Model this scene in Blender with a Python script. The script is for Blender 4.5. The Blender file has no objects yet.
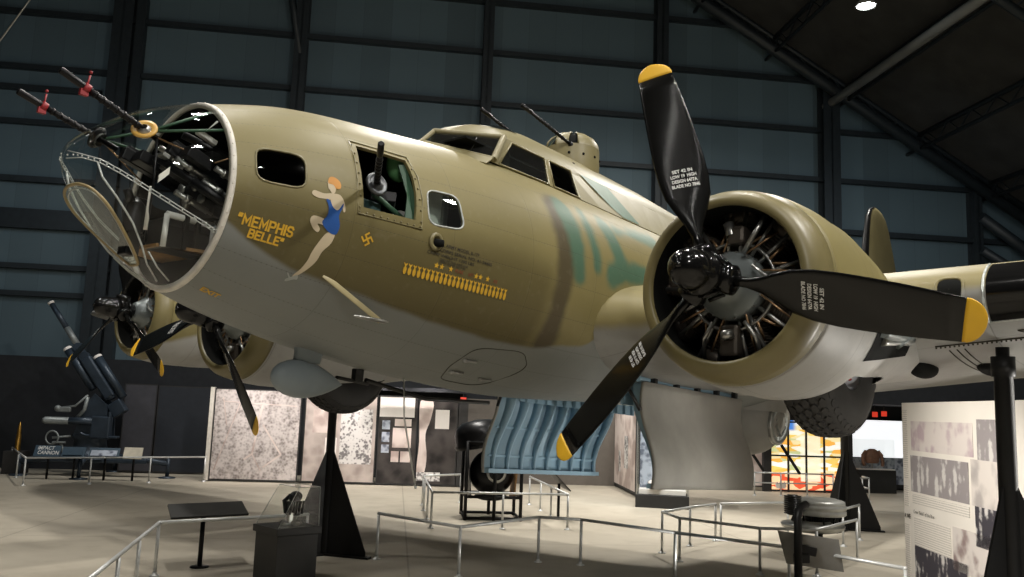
import bpy, bmesh, math, random
from mathutils import Vector, Matrix, geometry
from math import sin, cos, pi, radians as R, atan2, hypot, sqrt
random.seed(7)
scene = bpy.context.scene
COL = scene.collection
AP = 0.0505325            # the aircraft sits 2.9 degrees nose up on its stands
ROOT_Z = 3.77             # height of the aircraft's datum above the hall floor

# ------------------------------------------------------------------ materials
def node(nt, t, **kw):
    n = nt.nodes.new(t)
    for k, v in kw.items(): setattr(n, k, v)
    return n
def new_mat(name):
    m = bpy.data.materials.new(name); m.use_nodes = True
    nt = m.node_tree; b = nt.nodes['Principled BSDF']
    return m, nt, b
def c4(c): return (c[0], c[1], c[2], 1)
def mat(name, col, rough=.6, metal=0., var=.12, scale=6., bump=0., bscale=60., spec=.5, coat=0.):
    m, nt, b = new_mat(name)
    tc = node(nt, 'ShaderNodeTexCoord')
    nz = node(nt, 'ShaderNodeTexNoise'); nz.inputs['Scale'].default_value = scale; nz.inputs['Detail'].default_value = 4
    nt.links.new(tc.outputs['Object'], nz.inputs['Vector'])
    rp = node(nt, 'ShaderNodeMapRange'); rp.inputs[1].default_value = .3; rp.inputs[2].default_value = .7
    rp.inputs[3].default_value = 1 - var; rp.inputs[4].default_value = 1 + var
    nt.links.new(nz.outputs['Fac'], rp.inputs[0])
    mx = node(nt, 'ShaderNodeVectorMath', operation='SCALE'); mx.inputs[0].default_value = col[:3]
    nt.links.new(rp.outputs[0], mx.inputs['Scale']); nt.links.new(mx.outputs[0], b.inputs['Base Color'])
    b.inputs['Roughness'].default_value = rough; b.inputs['Metallic'].default_value = metal
    b.inputs['Specular IOR Level'].default_value = spec
    if coat: b.inputs['Coat Weight'].default_value = coat
    if bump:
        n2 = node(nt, 'ShaderNodeTexNoise'); n2.inputs['Scale'].default_value = bscale
        nt.links.new(tc.outputs['Object'], n2.inputs['Vector'])
        bp = node(nt, 'ShaderNodeBump'); bp.inputs['Strength'].default_value = bump; bp.inputs['Distance'].default_value = .01
        nt.links.new(n2.outputs['Fac'], bp.inputs['Height']); nt.links.new(bp.outputs[0], b.inputs['Normal'])
    return m
def emis(name, col, s):
    m, nt, b = new_mat(name)
    b.inputs['Base Color'].default_value = c4(col); b.inputs['Emission Color'].default_value = c4(col); b.inputs['Emission Strength'].default_value = s
    return m
def thin_glass(name, tint=(1, 1, 1), f0=.06, rough=.02, haze=0.):
    m, nt, b = new_mat(name); nt.nodes.remove(b); out = nt.nodes['Material Output']
    tr = node(nt, 'ShaderNodeBsdfTransparent'); tr.inputs[0].default_value = c4(tint)
    gl = node(nt, 'ShaderNodeBsdfGlossy'); gl.inputs['Roughness'].default_value = rough; gl.inputs['Color'].default_value = (1, 1, 1, 1)
    fr = node(nt, 'ShaderNodeFresnel'); ge = node(nt, 'ShaderNodeNewGeometry'); io = node(nt, 'ShaderNodeMapRange'); io.inputs[3].default_value = 1.46; io.inputs[4].default_value = 1 / 1.46
    nt.links.new(ge.outputs['Backfacing'], io.inputs[0]); nt.links.new(io.outputs[0], fr.inputs['IOR'])      # a thin sheet reflects alike from both sides
    pw = node(nt, 'ShaderNodeMath', operation='MULTIPLY_ADD', use_clamp=True); pw.inputs[1].default_value = .85; pw.inputs[2].default_value = f0 - .03
    nt.links.new(fr.outputs[0], pw.inputs[0])
    mx = node(nt, 'ShaderNodeMixShader'); nt.links.new(pw.outputs[0], mx.inputs[0])
    nt.links.new(tr.outputs[0], mx.inputs[1]); nt.links.new(gl.outputs[0], mx.inputs[2])
    last = mx
    if haze:
        df = node(nt, 'ShaderNodeBsdfDiffuse'); df.inputs[0].default_value = (.8, .82, .8, 1)
        m2 = node(nt, 'ShaderNodeMixShader'); m2.inputs[0].default_value = haze
        nt.links.new(mx.outputs[0], m2.inputs[1]); nt.links.new(df.outputs[0], m2.inputs[2]); last = m2
    nt.links.new(last.outputs[0], out.inputs[0])
    return m
class NT:
    """small helper to write math on node sockets"""
    def __init__(s, nt): s.nt = nt
    def m(s, op, a, b=None, c=None, clamp=False):
        n = node(s.nt, 'ShaderNodeMath', operation=op); n.use_clamp = clamp
        for i, v in enumerate((a, b, c)):
            if v is None: continue
            if isinstance(v, (int, float)): n.inputs[i].default_value = v
            else: s.nt.links.new(v, n.inputs[i])
        return n.outputs[0]
    def step(s, v, e0, e1):
        n = node(s.nt, 'ShaderNodeMapRange', interpolation_type='SMOOTHSTEP')
        s.nt.links.new(v, n.inputs[0]); n.inputs[1].default_value = e0; n.inputs[2].default_value = e1
        return n.outputs[0]
    def mix(s, f, a, b):
        n = node(s.nt, 'ShaderNodeMix', data_type='RGBA')
        if isinstance(f, (int, float)): n.inputs['Factor'].default_value = f
        else: s.nt.links.new(f, n.inputs['Factor'])
        for k, v in ((6, a), (7, b)):
            if isinstance(v, tuple): n.inputs[k].default_value = c4(v)
            else: s.nt.links.new(v, n.inputs[k])
        return n.outputs[2]
    def noise(s, vec, scale, detail=3):
        n = node(s.nt, 'ShaderNodeTexNoise'); n.inputs['Scale'].default_value = scale; n.inputs['Detail'].default_value = detail
        s.nt.links.new(vec, n.inputs['Vector']); return n.outputs['Fac']

OLIVE = (.195, .164, .068); OLIVE_DK = (.122, .100, .040); GREY = (.245, .257, .245); GREEN = (.07, .135, .088); BROWNP = (.085, .068, .036)
DEMARC = [(1.49, -.30), (1.77, -.434), (2.11, -.541), (2.45, -.59), (3.04, -.673), (3.7, -.745), (4.5, -.774), (5.0, -.717), (5.3, -.68), (5.53, -.53), (5.9, -.35), (6.15, -.27), (18.5, -.15)]
def paint_fuselage():
    m, nt, b = new_mat('olive_over_grey_fuselage_paint'); T = NT(nt)
    tc = node(nt, 'ShaderNodeTexCoord'); P = tc.outputs['Object']
    sp = node(nt, 'ShaderNodeSeparateXYZ'); nt.links.new(P, sp.inputs[0]); x, y, z = sp.outputs
    fc = node(nt, 'ShaderNodeFloatCurve'); cv = fc.mapping.curves[0]
    pts = [((a - 1.49) / 17.01, c + 1) for a, c in DEMARC]
    cv.points[0].location = pts[0]; cv.points[1].location = pts[-1]
    for p in pts[1:-1]: cv.points.new(*p)
    for p in cv.points: p.handle_type = 'AUTO_CLAMPED'
    fc.mapping.update()
    nt.links.new(T.m('DIVIDE', T.m('SUBTRACT', x, 1.49), 17.01), fc.inputs['Value'])
    n1 = T.noise(P, 2.2); n2 = T.noise(P, .9); n3 = T.noise(P, 14, 5)
    zl = T.m('SUBTRACT', fc.outputs[0], 1.0)
    dz = T.m('ADD', T.m('SUBTRACT', z, zl), T.m('MULTIPLY', T.m('SUBTRACT', n1, .5), .05))
    up = T.step(dz, -.022, .022)
    olive = T.mix(T.step(n2, .35, .65), OLIVE, tuple(c * 1.13 for c in OLIVE))
    # darker olive on the forward flank below the windows
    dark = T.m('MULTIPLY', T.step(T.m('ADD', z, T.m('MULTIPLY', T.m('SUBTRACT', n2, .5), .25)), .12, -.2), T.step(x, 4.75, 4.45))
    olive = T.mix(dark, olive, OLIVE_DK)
    port = T.step(y, -.2, -.3)
    wob = T.m('MULTIPLY', T.m('SUBTRACT', n1, .5), .22)
    def blotch(col_in, colr, xa, za, xb, zb, w, soft=.06):
        # a sprayed stripe: distance from the segment (xa,za)-(xb,zb) in side view
        dx, dzz = xb - xa, zb - za; L2 = dx * dx + dzz * dzz
        t = T.m('ADD', T.m('MULTIPLY', T.m('SUBTRACT', x, xa), dx / L2), T.m('MULTIPLY', T.m('SUBTRACT', z, za), dzz / L2), clamp=True)
        ex = T.m('SUBTRACT', x, T.m('ADD', T.m('MULTIPLY', t, dx), xa)); ez = T.m('SUBTRACT', z, T.m('ADD', T.m('MULTIPLY', t, dzz), za))
        d = T.m('SQRT', T.m('ADD', T.m('MULTIPLY', ex, ex), T.m('MULTIPLY', ez, ez)))
        f = T.step(T.m('ADD', d, wob), w + soft, w - soft)
        return T.mix(T.m('MULTIPLY', f, port), col_in, colr)
    olive = blotch(olive, BROWNP, 4.78, .6, 4.75, -.7, .13)
    olive = blotch(olive, GREEN, 4.9, .62, 4.98, -.05, .11)
    olive = blotch(olive, GREEN, 5.25, .66, 5.25, .1, .06)
    olive = blotch(olive, GREEN, 5.62, .6, 5.75, .22, .10)
    olive = blotch(olive, GREEN, 5.85, .62, 6.75, .72, .06)
    olive = blotch(olive, GREEN, 5.55, .06, 6.2, .22, .10)
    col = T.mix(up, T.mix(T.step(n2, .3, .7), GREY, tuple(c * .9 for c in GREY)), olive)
    # sheet seams with rivet dots
    th = T.m('ARCTAN2', z, T.m('MULTIPLY', y, -1.0))
    ft = T.m('ABSOLUTE', T.m('SUBTRACT', T.m('FRACT', T.m('MULTIPLY', th, 3.65)), .5))
    fx = T.m('ABSOLUTE', T.m('SUBTRACT', T.m('FRACT', T.m('MULTIPLY', x, 1.05)), .5))
    seam = T.m('MAXIMUM', T.step(ft, .012, .004), T.step(fx, .006, .002))
    dots = T.m('MULTIPLY', T.step(ft, .028, .012), T.step(T.m('ABSOLUTE', T.m('SUBTRACT', T.m('FRACT', T.m('MULTIPLY', x, 26.)), .5)), .2, .1))
    col = T.mix(T.m('MULTIPLY', seam, .2), col, (.045, .04, .025))
    col = T.mix(T.m('MULTIPLY', dots, .3), col, (.05, .045, .03))
    col = T.mix(T.m('MULTIPLY', T.step(n3, .55, .8), .12), col, (.32, .29, .2))
    nt.links.new(col, b.inputs['Base Color'])
    b.inputs['Roughness'].default_value = .48; b.inputs['Specular IOR Level'].default_value = .35
    bp = node(nt, 'ShaderNodeBump'); bp.inputs['Strength'].default_value = .25; bp.inputs['Distance'].default_value = .02
    nt.links.new(T.m('ADD', T.noise(P, 3.0, 2), T.m('MULTIPLY', seam, -.25)), bp.inputs['Height']); nt.links.new(bp.outputs[0], b.inputs['Normal'])
    return m
def paint_split(name, zfun_dihedral, z0, soft=.03, olive=OLIVE, grey=(.36, .36, .345), y0=4.4, seams=(1.3, .8), hot=None):
    """olive above, neutral grey below the line z = z0 + dihedral*(|y|-y0)"""
    m, nt, b = new_mat(name); T = NT(nt)
    tc = node(nt, 'ShaderNodeTexCoord'); P = tc.outputs['Object']
    sp = node(nt, 'ShaderNodeSeparateXYZ'); nt.links.new(P, sp.inputs[0]); x, y, z = sp.outputs
    n1 = T.noise(P, 1.6); n2 = T.noise(P, .8); n3 = T.noise(P, 12, 5)
    lz = T.m('ADD', T.m('MULTIPLY', T.m('SUBTRACT', T.m('ABSOLUTE', y), y0), zfun_dihedral), z0)
    if hot: # the line falls or rises along the body
        lz = T.m('ADD', lz, T.m('MULTIPLY', T.m('MAXIMUM', T.m('SUBTRACT', x, hot[0]), 0.), hot[1]))
    dz = T.m('ADD', T.m('SUBTRACT', z, lz), T.m('MULTIPLY', T.m('SUBTRACT', n1, .5), .12))
    up = T.step(dz, -soft, soft)
    col = T.mix(up, T.mix(T.step(n2, .3, .7), grey, tuple(c * .85 for c in grey)), T.mix(T.step(n2, .35, .65), olive, tuple(c * 1.15 for c in olive)))
    fx = T.m('ABSOLUTE', T.m('SUBTRACT', T.m('FRACT', T.m('MULTIPLY', x, seams[0])), .5))
    fy = T.m('ABSOLUTE', T.m('SUBTRACT', T.m('FRACT', T.m('MULTIPLY', y, seams[1])), .5))
    seam = T.m('MAXIMUM', T.step(fx, .008, .002), T.step(fy, .006, .002))
    col = T.mix(T.m('MULTIPLY', seam, .4), col, (.05, .045, .035))
    col = T.mix(T.m('MULTIPLY', T.step(n3, .5, .8), .15), col, (.17, .15, .12))
    nt.links.new(col, b.inputs['Base Color']); b.inputs['Roughness'].default_value = .48; b.inputs['Specular IOR Level'].default_value = .35
    bp = node(nt, 'ShaderNodeBump'); bp.inputs['Strength'].default_value = .2; bp.inputs['Distance'].default_value = .02
    nt.links.new(T.m('ADD', T.noise(P, 3.0, 2), T.m('MULTIPLY', seam, -.25)), bp.inputs['Height']); nt.links.new(bp.outputs[0], b.inputs['Normal'])
    return m

M = {}
M['fus'] = paint_fuselage()
M['wing'] = paint_split('olive_over_grey_wing_paint', .10, -.16, .05, olive=(.225, .19, .085))
M['nacelle'] = paint_split('olive_over_grey_nacelle_paint', 0, -.56, .05, olive=(.215, .182, .075), hot=(4.9, .35), grey=(.42, .415, .395), seams=(1.55, 1.1))
M['cowl'] = mat('olive_cowl_paint', (.19, .16, .07), .4, var=.1, scale=3)
M['cockpit'] = mat('olive_cockpit_paint', (.21, .182, .09), .42, var=.08, scale=3)
M['hump'] = None
M['grey'] = mat('neutral_grey_paint', (.30, .30, .285), .5, var=.1, scale=2)
M['podgrey'] = mat('pale_blue_grey_paint', (.24, .285, .31), .45, var=.06)
M['doorgrey'] = mat('door_skin_grey', (.32, .31, .28), .55, var=.12, scale=2.5)
M['bluegrey'] = mat('blue_zinc_primer', (.26, .40, .50), .5, var=.08, scale=3)
M['ig'] = mat('interior_green', (.03, .085, .045), .55)
M['igl'] = mat('interior_brightened_green', (.10, .28, .11), .5)  # green brightened in colour for want of light inside the nose
M['igt'] = mat('interior_teal', (.03, .08, .08), .5)
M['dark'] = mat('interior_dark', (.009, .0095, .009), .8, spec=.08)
M['black'] = mat('black_paint', (.008, .008, .008), .36, var=.2, scale=10)
M['gloss'] = mat('gloss_black', (.006, .006, .006), .13, var=.1, spec=.4)
M['blade'] = mat('black_blade_paint', (.0055, .0055, .0052), .17, var=.1, scale=8, spec=.42)
M['yellow'] = mat('yellow_tip_paint', (.90, .52, .03), .45, var=.05)
M['decal_y'] = mat('yellow_lettering', (.68, .40, .03), .6, var=.1, scale=20)
M['decal_w'] = mat('white_lettering', (.7, .7, .68), .6)
M['decal_k'] = mat('black_lettering', (.035, .03, .018), .7)
M['decal_r'] = mat('faded_red_lettering', (.22, .05, .02), .7)
M['skin'] = mat('painted_skin', (.62, .52, .36), .6, var=.05)
M['hair'] = mat('painted_hair', (.66, .30, .06), .6)
M['blue'] = mat('painted_blue', (.01, .08, .32), .6)
M['shoe'] = mat('painted_silver_shoe', (.42, .44, .42), .5)
M['gun'] = mat('gunmetal', (.012, .012, .013), .35, .6)
M['red'] = mat('red_clamp', (.30, .02, .025), .5)
M['steel'] = mat('brushed_steel', (.42, .42, .40), .35, .9)
M['engine'] = mat('engine_grey', (.20, .225, .225), .38, .4)
M['fin'] = mat('cylinder_brown_black', (.10, .085, .07), .42, .6)
M['copper'] = mat('copper_ignition_lead', (.35, .22, .12), .4, .7)
M['ringw'] = mat('cream_frame', (.72, .69, .62), .5, var=.1, scale=12)
M['acr'] = mat('acrylic_edge', (.55, .58, .56), .18, var=.2, scale=30)
M['amber'] = mat('amber_sealant', (.36, .28, .14), .4)
M['tire'] = None
M['panel_edge'] = mat('panel_edge_dark', (.022, .021, .021), .6)
M['glass'] = thin_glass('nose_plexiglass', (.94, .96, .95), .03, .02, 0)
M['flat'] = thin_glass('bomb_aimer_pane', (.80, .86, .80), .07, .02, .02)
M['wglass'] = thin_glass('window_glass', (.75, .82, .78), .06, .02, .01)
M['dglass'] = thin_glass('dark_window_glass', (.18, .2, .22), .05, .03)
M['caseg'] = thin_glass('case_acrylic', (.97, .98, .97), .04, .02, .01)
M['rail'] = mat('satin_aluminium_rail', (.62, .63, .62), .42, .45, var=.05)
M['stand'] = mat('black_stand_paint', (.0065, .0065, .0065), .45, var=.15, spec=.25)
M['casebase'] = mat('charcoal_laminate', (.016, .016, .0155), .5)
M['brown'] = mat('plywood_brown', (.28, .15, .05), .6, var=.2, scale=20)
M['white'] = mat('white_padding', (.65, .65, .62), .7)
M['leather'] = mat('brown_leather', (.22, .10, .055), .55, var=.3, scale=12)
M['flak'] = mat('dark_field_grey', (.035, .05, .07), .38, .3, var=.2, scale=5)
M['flakl'] = mat('pale_field_grey', (.22, .24, .24), .4, .3, var=.15)
M['brass'] = mat('brass', (.5, .28, .06), .35, .9)
M['sign'] = mat('sign_dark_blue', (.03, .06, .09), .5)
M['signp'] = mat('sign_panel_grey', (.24, .235, .22), .5)
M['paper'] = mat('sign_cream', (.55, .5, .4), .7)

# ------------------------------------------------------------------ mesh builder
class MB:
    def __init__(s): s.v = []; s.f = []; s.mi = []; s.sm = []
    def add(s, vs, fs, mi=0, smooth=True):
        o = len(s.v); s.v += [tuple(p) for p in vs]
        for f in fs: s.f.append([i + o for i in f]); s.mi.append(mi); s.sm.append(smooth)
    def box(s, c, size, mi=0, rot=None, bev=0):
        x, y, z = [d / 2 for d in size]
        if bev:
            b = min(bev, x * .9, y * .9, z * .9); vs = []; fs = []
            bm = bmesh.new(); bmesh.ops.create_cube(bm, size=1)
            for v in bm.verts: v.co = Vector((v.co.x * 2 * x, v.co.y * 2 * y, v.co.z * 2 * z))
            bmesh.ops.bevel(bm, geom=list(bm.edges), offset=b, segments=2, affect='EDGES', profile=.5)
            bm.verts.index_update(); vs = [v.co.copy() for v in bm.verts]; fs = [[v.index for v in f.verts] for f in bm.faces]; bm.free()
        else:
            vs = [Vector((a, b_, c_)) for a in (-x, x) for b_ in (-y, y) for c_ in (-z, z)]
            fs = [(0, 1, 3, 2), (4, 6, 7, 5), (0, 4, 5, 1), (2, 3, 7, 6), (0, 2, 6, 4), (1, 5, 7, 3)]
        q = rot if rot is not None else Matrix.Identity(3)
        s.add([q @ v + Vector(c) for v in vs], fs, mi, False)
    def tube(s, pts, r, n=10, mi=0, cap=True, smooth=True):
        pts = [Vector(p) for p in pts]; rs = r if isinstance(r, (list, tuple)) else [r] * len(pts)
        rings = []; ref = None
        for i, p in enumerate(pts):
            a = pts[max(0, i - 1)]; b = pts[min(len(pts) - 1, i + 1)]; t = (b - a)
            if t.length < 1e-9: t = Vector((0, 0, 1))
            t.normalize()
            if ref is None: ref = Vector((0, 0, 1)) if abs(t.z) < .9 else Vector((1, 0, 0))
            u = t.cross(ref); u.normalize(); w = t.cross(u); ref = u.cross(t) if False else ref
            rings.append([p + rs[i] * (cos(2 * pi * k / n) * u + sin(2 * pi * k / n) * w) for k in range(n)])
        vs = [q for rg in rings for q in rg]; fs = []
        for i in range(len(pts) - 1):
            for k in range(n): fs.append((i * n + k, i * n + (k + 1) % n, (i + 1) * n + (k + 1) % n, (i + 1) * n + k))
        s.add(vs, fs, mi, smooth)
        if cap:
            s.add(rings[0], [list(range(n))[::-1]], mi, False); s.add(rings[-1], [list(range(n))], mi, False)
    def lathe(s, prof, o, ax, n=24, mi=0, a0=0, a1=2 * pi, smooth=True):
        """prof: (t, r) along axis ax from o"""
        ax = Vector(ax).normalized(); o = Vector(o); ref = Vector((0, 0, 1)) if abs(ax.z) < .9 else Vector((1, 0, 0))
        u = ax.cross(ref).normalized(); w = ax.cross(u); full = abs(a1 - a0 - 2 * pi) < 1e-6; m = n if full else n + 1
        vs = []; fs = []
        for t, r in prof:
            for k in range(m):
                a = a0 + (a1 - a0) * k / n; vs.append(o + ax * t + r * (cos(a) * u + sin(a) * w))
        for i in range(len(prof) - 1):
            for k in range(n):
                k2 = (k + 1) % m if full else k + 1
                fs.append((i * m + k, i * m + k2, (i + 1) * m + k2, (i + 1) * m + k))
        s.add(vs, fs, mi, smooth)
    def loft(s, secs, closed=True, mi=0, caps=True, smooth=True):
        n = len(secs[0]); vs = [p for sc in secs for p in sc]; fs = []
        for i in range(len(secs) - 1):
            for k in range(n if closed else n - 1):
                fs.append((i * n + k, i * n + (k + 1) % n, (i + 1) * n + (k + 1) % n, (i + 1) * n + k))
        s.add(vs, fs, mi, smooth)
        if caps: s.add(secs[0], [list(range(n))[::-1]], mi, False); s.add(secs[-1], [list(range(n))], mi, False)
    def prism(s, poly, d, mi=0, smooth=False):
        """poly: list of 3D points (planar), extruded by vector d"""
        n = len(poly); d = Vector(d); a = [Vector(p) for p in poly]; b = [p + d for p in a]
        s.add(a + b, [list(range(n))[::-1], [n + i for i in range(n)]] + [(i, (i + 1) % n, n + (i + 1) % n, n + i) for i in range(n)], mi, smooth)
    def quad(s, pts, mi=0): s.add(pts, [list(range(len(pts)))], mi, False)
    def sphere(s, c, r, mi=0, n=16, m=10, sc=(1, 1, 1), rot=None):
        vs = []; fs = []
        for i in range(m + 1):
            for k in range(n):
                a = pi * i / m; b = 2 * pi * k / n
                p = Vector((r * sin(a) * cos(b) * sc[0], r * sin(a) * sin(b) * sc[1], r * cos(a) * sc[2]))
                if rot is not None: p = rot @ p
                vs.append(p + Vector(c))
        for i in range(m):
            for k in range(n): fs.append((i * n + k, (i + 1) * n + k, (i + 1) * n + (k + 1) % n, i * n + (k + 1) % n))
        s.add(vs, fs, mi)
def obj(name, mb, mats, parent=None, fix=True, loc=None, flat=False):
    me = bpy.data.meshes.new(name)
    off = Vector(loc) if loc else None
    bm = bmesh.new(); vs = [bm.verts.new((Vector(p) - off) if off else p) for p in mb.v]
    for f, mi, sm in zip(mb.f, mb.mi, mb.sm):
        try: fa = bm.faces.new([vs[i] for i in f])
        except ValueError: continue
        fa.material_index = mi; fa.smooth = sm and not flat
    if fix:
        bmesh.ops.remove_doubles(bm, verts=bm.verts, dist=1e-5)
        bmesh.ops.dissolve_degenerate(bm, edges=bm.edges, dist=1e-6)
        bmesh.ops.recalc_face_normals(bm, faces=bm.faces)
    bm.to_mesh(me); bm.free()
    for m_ in (mats if isinstance(mats, (list, tuple)) else [mats]): me.materials.append(m_)
    o = bpy.data.objects.new(name, me); COL.objects.link(o)
    if parent: o.parent = parent
    if loc: o.location = loc
    return o
def tag(o, label=None, cat=None, group=None, kind=None):
    if label: o['label'] = label
    if cat: o['category'] = cat
    if group: o['group'] = group
    if kind: o['kind'] = kind
    return o
def thing(name, loc, label, cat, group=None, rot=(0, 0, 0)):
    o = bpy.data.objects.new(name, None); COL.objects.link(o); o.location = loc; o.rotation_euler = rot; o.empty_display_size = .2
    return tag(o, label, cat, group)
def copy_tree(o, parent=None):
    c = o.copy(); COL.objects.link(c); c.parent = parent
    for ch in list(o.children): copy_tree(ch, c)
    return c
def text_mesh(body, size=1., bold=0., shear=0., spacing=1., align='LEFT'):
    cu = bpy.data.curves.new('t', 'FONT'); cu.body = body; cu.size = size; cu.offset = bold; cu.shear = shear; cu.space_character = spacing; cu.align_x = align
    cu.resolution_u = 3
    o = bpy.data.objects.new('t', cu); COL.objects.link(o)
    dg = bpy.context.evaluated_depsgraph_get(); me = o.evaluated_get(dg).to_mesh()
    vs = [v.co.copy() for v in me.vertices]; fs = [list(p.vertices) for p in me.polygons]
    o.evaluated_get(dg).to_mesh_clear(); bpy.data.objects.remove(o); bpy.data.curves.remove(cu)
    return vs, fs
def clamp(a, lo=0., hi=1.): return max(lo, min(hi, a))
def lerp(a, b, t): return a + (b - a) * t


# ------------------------------------------------------------------ the aircraft (x aft, -y port, z up from the thrust datum)
AC = thing('bomber_aircraft', (0, 0, ROOT_Z), 'olive and grey four engined bomber raised on black stands in the middle of the hall', 'aircraft', rot=(0, AP, 0))
XK = [1.49, 2.2, 3.0, 4.0, 5.2, 7, 9, 12, 18.5, 20.6]; RK = [.703, .896, 1.012, 1.11, 1.163, 1.135, 1.117, .93, .42, .2]; ZK = [-.045, -.03, -.04, -.035, -.028, .02, .07, .17, .5, .62]
NX = [.65, .66, .69, .8, 1.0, 1.25, 1.49]; NR = [.0, .06, .12, .25, .43, .597, .703]; NZ = [.02, .02, .015, 0, -.012, -.035, -.045]
AX = NX + XK[1:]; AR = NR + RK[1:]; AZ = NZ + ZK[1:]
def slopes(x, y):
    h = [x[i + 1] - x[i] for i in range(len(x) - 1)]; d = [(y[i + 1] - y[i]) / h[i] for i in range(len(h))]; m = [0.] * len(x)
    for i in range(1, len(x) - 1):
        if d[i - 1] * d[i] > 0:
            w1 = 2 * h[i] + h[i - 1]; w2 = h[i] + 2 * h[i - 1]; m[i] = (w1 + w2) / (w1 / d[i - 1] + w2 / d[i])
    m[0] = d[0]; m[-1] = d[-1]; return m
def hermite(x, y, m, q):
    i = 0
    while i < len(x) - 2 and q > x[i + 1]: i += 1
    h = x[i + 1] - x[i]; t = (q - x[i]) / h
    return (2*t**3 - 3*t*t + 1) * y[i] + (t**3 - 2*t*t + t) * h * m[i] + (-2*t**3 + 3*t*t) * y[i + 1] + (t**3 - t*t) * h * m[i + 1]
MR = slopes(AX, AR); MZ = slopes(AX, AZ)
def rad(x): return hermite(AX, AR, MR, x)
def zc(x): return hermite(AX, AZ, MZ, x)
def S(x, th, off=0.):
    """point on the fuselage skin: station x, angle th in degrees (0 = port side, 90 = top)"""
    r = rad(x) + off; t = R(th); return Vector((x, -r * cos(t), zc(x) + r * sin(t)))
def inside(p, poly):
    c = False; n = len(poly)
    for i in range(n):
        a = poly[i]; b = poly[(i + 1) % n]
        if (a[1] > p[1]) != (b[1] > p[1]) and p[0] < (b[0] - a[0]) * (p[1] - a[1]) / (b[1] - a[1]) + a[0]: c = not c
    return c
def rounded(poly, r, n=4):
    """round the corners of a polygon given in (x, theta) space; r as a fraction of the shorter side"""
    out = []; m = len(poly)
    for i in range(m):
        p = Vector(poly[i]); a = Vector(poly[i - 1]); b = Vector(poly[(i + 1) % m])
        da = (a - p) * r; db = (b - p) * r
        for k in range(n + 1):
            t = k / n; out.append(tuple(p + da * (1 - t) ** 2 + db * t * t))
    return out
WIN_CHEEK = rounded([(1.632, 24.3), (1.985, 22.2), (1.985, 4.0), (1.632, 4.4)], .3)
WIN_GUN = [(2.458, 36.1), (2.7, 35.8), (2.925, 35.0), (2.945, 25.), (2.945, 15.), (2.93, 3.2), (2.7, 2.8), (2.45, 2.3), (2.438, 15.6), (2.44, 26.)]
WIN_AFT = rounded([(3.055, 20.2), (3.39, 20.8), (3.44, 4.6), (3.06, 3.0)], .28)
def mirror(poly): return [(x, 180 - t) for x, t in poly][::-1]
HOLES = [WIN_CHEEK, WIN_GUN, WIN_AFT, mirror(WIN_CHEEK), mirror(WIN_AFT)]
def sharp_rim(o):
    bm = bmesh.new(); bm.from_mesh(o.data)
    for e in bm.edges:
        if e.is_boundary: e.smooth = False
    bm.to_mesh(o.data); bm.free()
def build_fuselage():
    xs = []; x = 1.49
    while x < 18.5: xs.append(x); x += .09 if x < 7 else .3
    xs += [18.5, 19.2, 20., 20.6]
    ths = [-90 + 5 * k for k in range(73)]      # seam along the belly
    K = 60.
    vs = [(x, t / K) for x in xs for t in ths]; eds = []
    def near(p):
        for h in HOLES:
            for q in h:
                if abs(p[0] - q[0]) < .018 and abs(p[1] - q[1] / K) < .02: return True
        return False
    vs = [p for p in vs if not near(p)]
    for h in HOLES:
        o = len(vs)
        hh = []
        for i in range(len(h)):
            a = h[i]; b = h[(i + 1) % len(h)]; L = hypot(a[0] - b[0], (a[1] - b[1]) / K); n = max(1, int(L / .05))
            for k in range(n): hh.append((lerp(a[0], b[0], k / n), lerp(a[1], b[1], k / n)))
        vs += [(p[0], p[1] / K) for p in hh]; eds += [(o + i, o + (i + 1) % len(hh)) for i in range(len(hh))]
    r = geometry.delaunay_2d_cdt([Vector(p) for p in vs], eds, [], 0, 1e-5)
    V, F = r[0], r[2]; mb = MB(); fs = []
    for f in F:
        c = (sum(V[i].x for i in f) / len(f), sum(V[i].y for i in f) / len(f) * K)
        if any(inside(c, h) for h in HOLES): continue
        fs.append(f)
    mb.add([S(p.x, p.y * K) for p in V], fs)
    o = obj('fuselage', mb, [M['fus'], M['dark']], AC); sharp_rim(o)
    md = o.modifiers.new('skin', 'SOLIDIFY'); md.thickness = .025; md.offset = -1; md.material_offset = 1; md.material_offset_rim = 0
    return o
FUS = build_fuselage()
def patch(poly, off, nx=8, nt=8):
    """a sheet over a window outline, following the skin"""
    vs = [(p[0], p[1] / 60.) for p in poly]; n = len(vs)
    x0 = min(p[0] for p in vs); x1 = max(p[0] for p in vs); t0 = min(p[1] for p in vs); t1 = max(p[1] for p in vs)
    pts = list(vs)
    for i in range(1, nx):
        for k in range(1, nt):
            q = (lerp(x0, x1, i / nx), lerp(t0, t1, k / nt))
            if inside(q, vs): pts.append(q)
    r = geometry.delaunay_2d_cdt([Vector(p) for p in pts], [(i, (i + 1) % n) for i in range(n)], [], 1, 1e-6)
    return [S(p.x, p.y * 60, off) for p in r[0]], [list(f) for f in r[2]]
def rim(poly, r, off, mb, mi=0, n=6):
    mb.tube([S(p[0], p[1], off) for p in poly + poly[:2]], r, n, mi, cap=False)
for nm, w, mt in (('cheek_window', WIN_CHEEK, 'dglass'), ('aft_cheek_window', WIN_AFT, 'wglass'), ('cheek_window', mirror(WIN_CHEEK), 'dglass'), ('aft_cheek_window', mirror(WIN_AFT), 'wglass')):
    mb = MB(); mb.add(*patch(w, -.012)); rim(w, .008, .0, mb, 1)
    obj(nm, mb, [M[mt], M['acr'] if 'aft' in nm else M['cockpit']], FUS)
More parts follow.
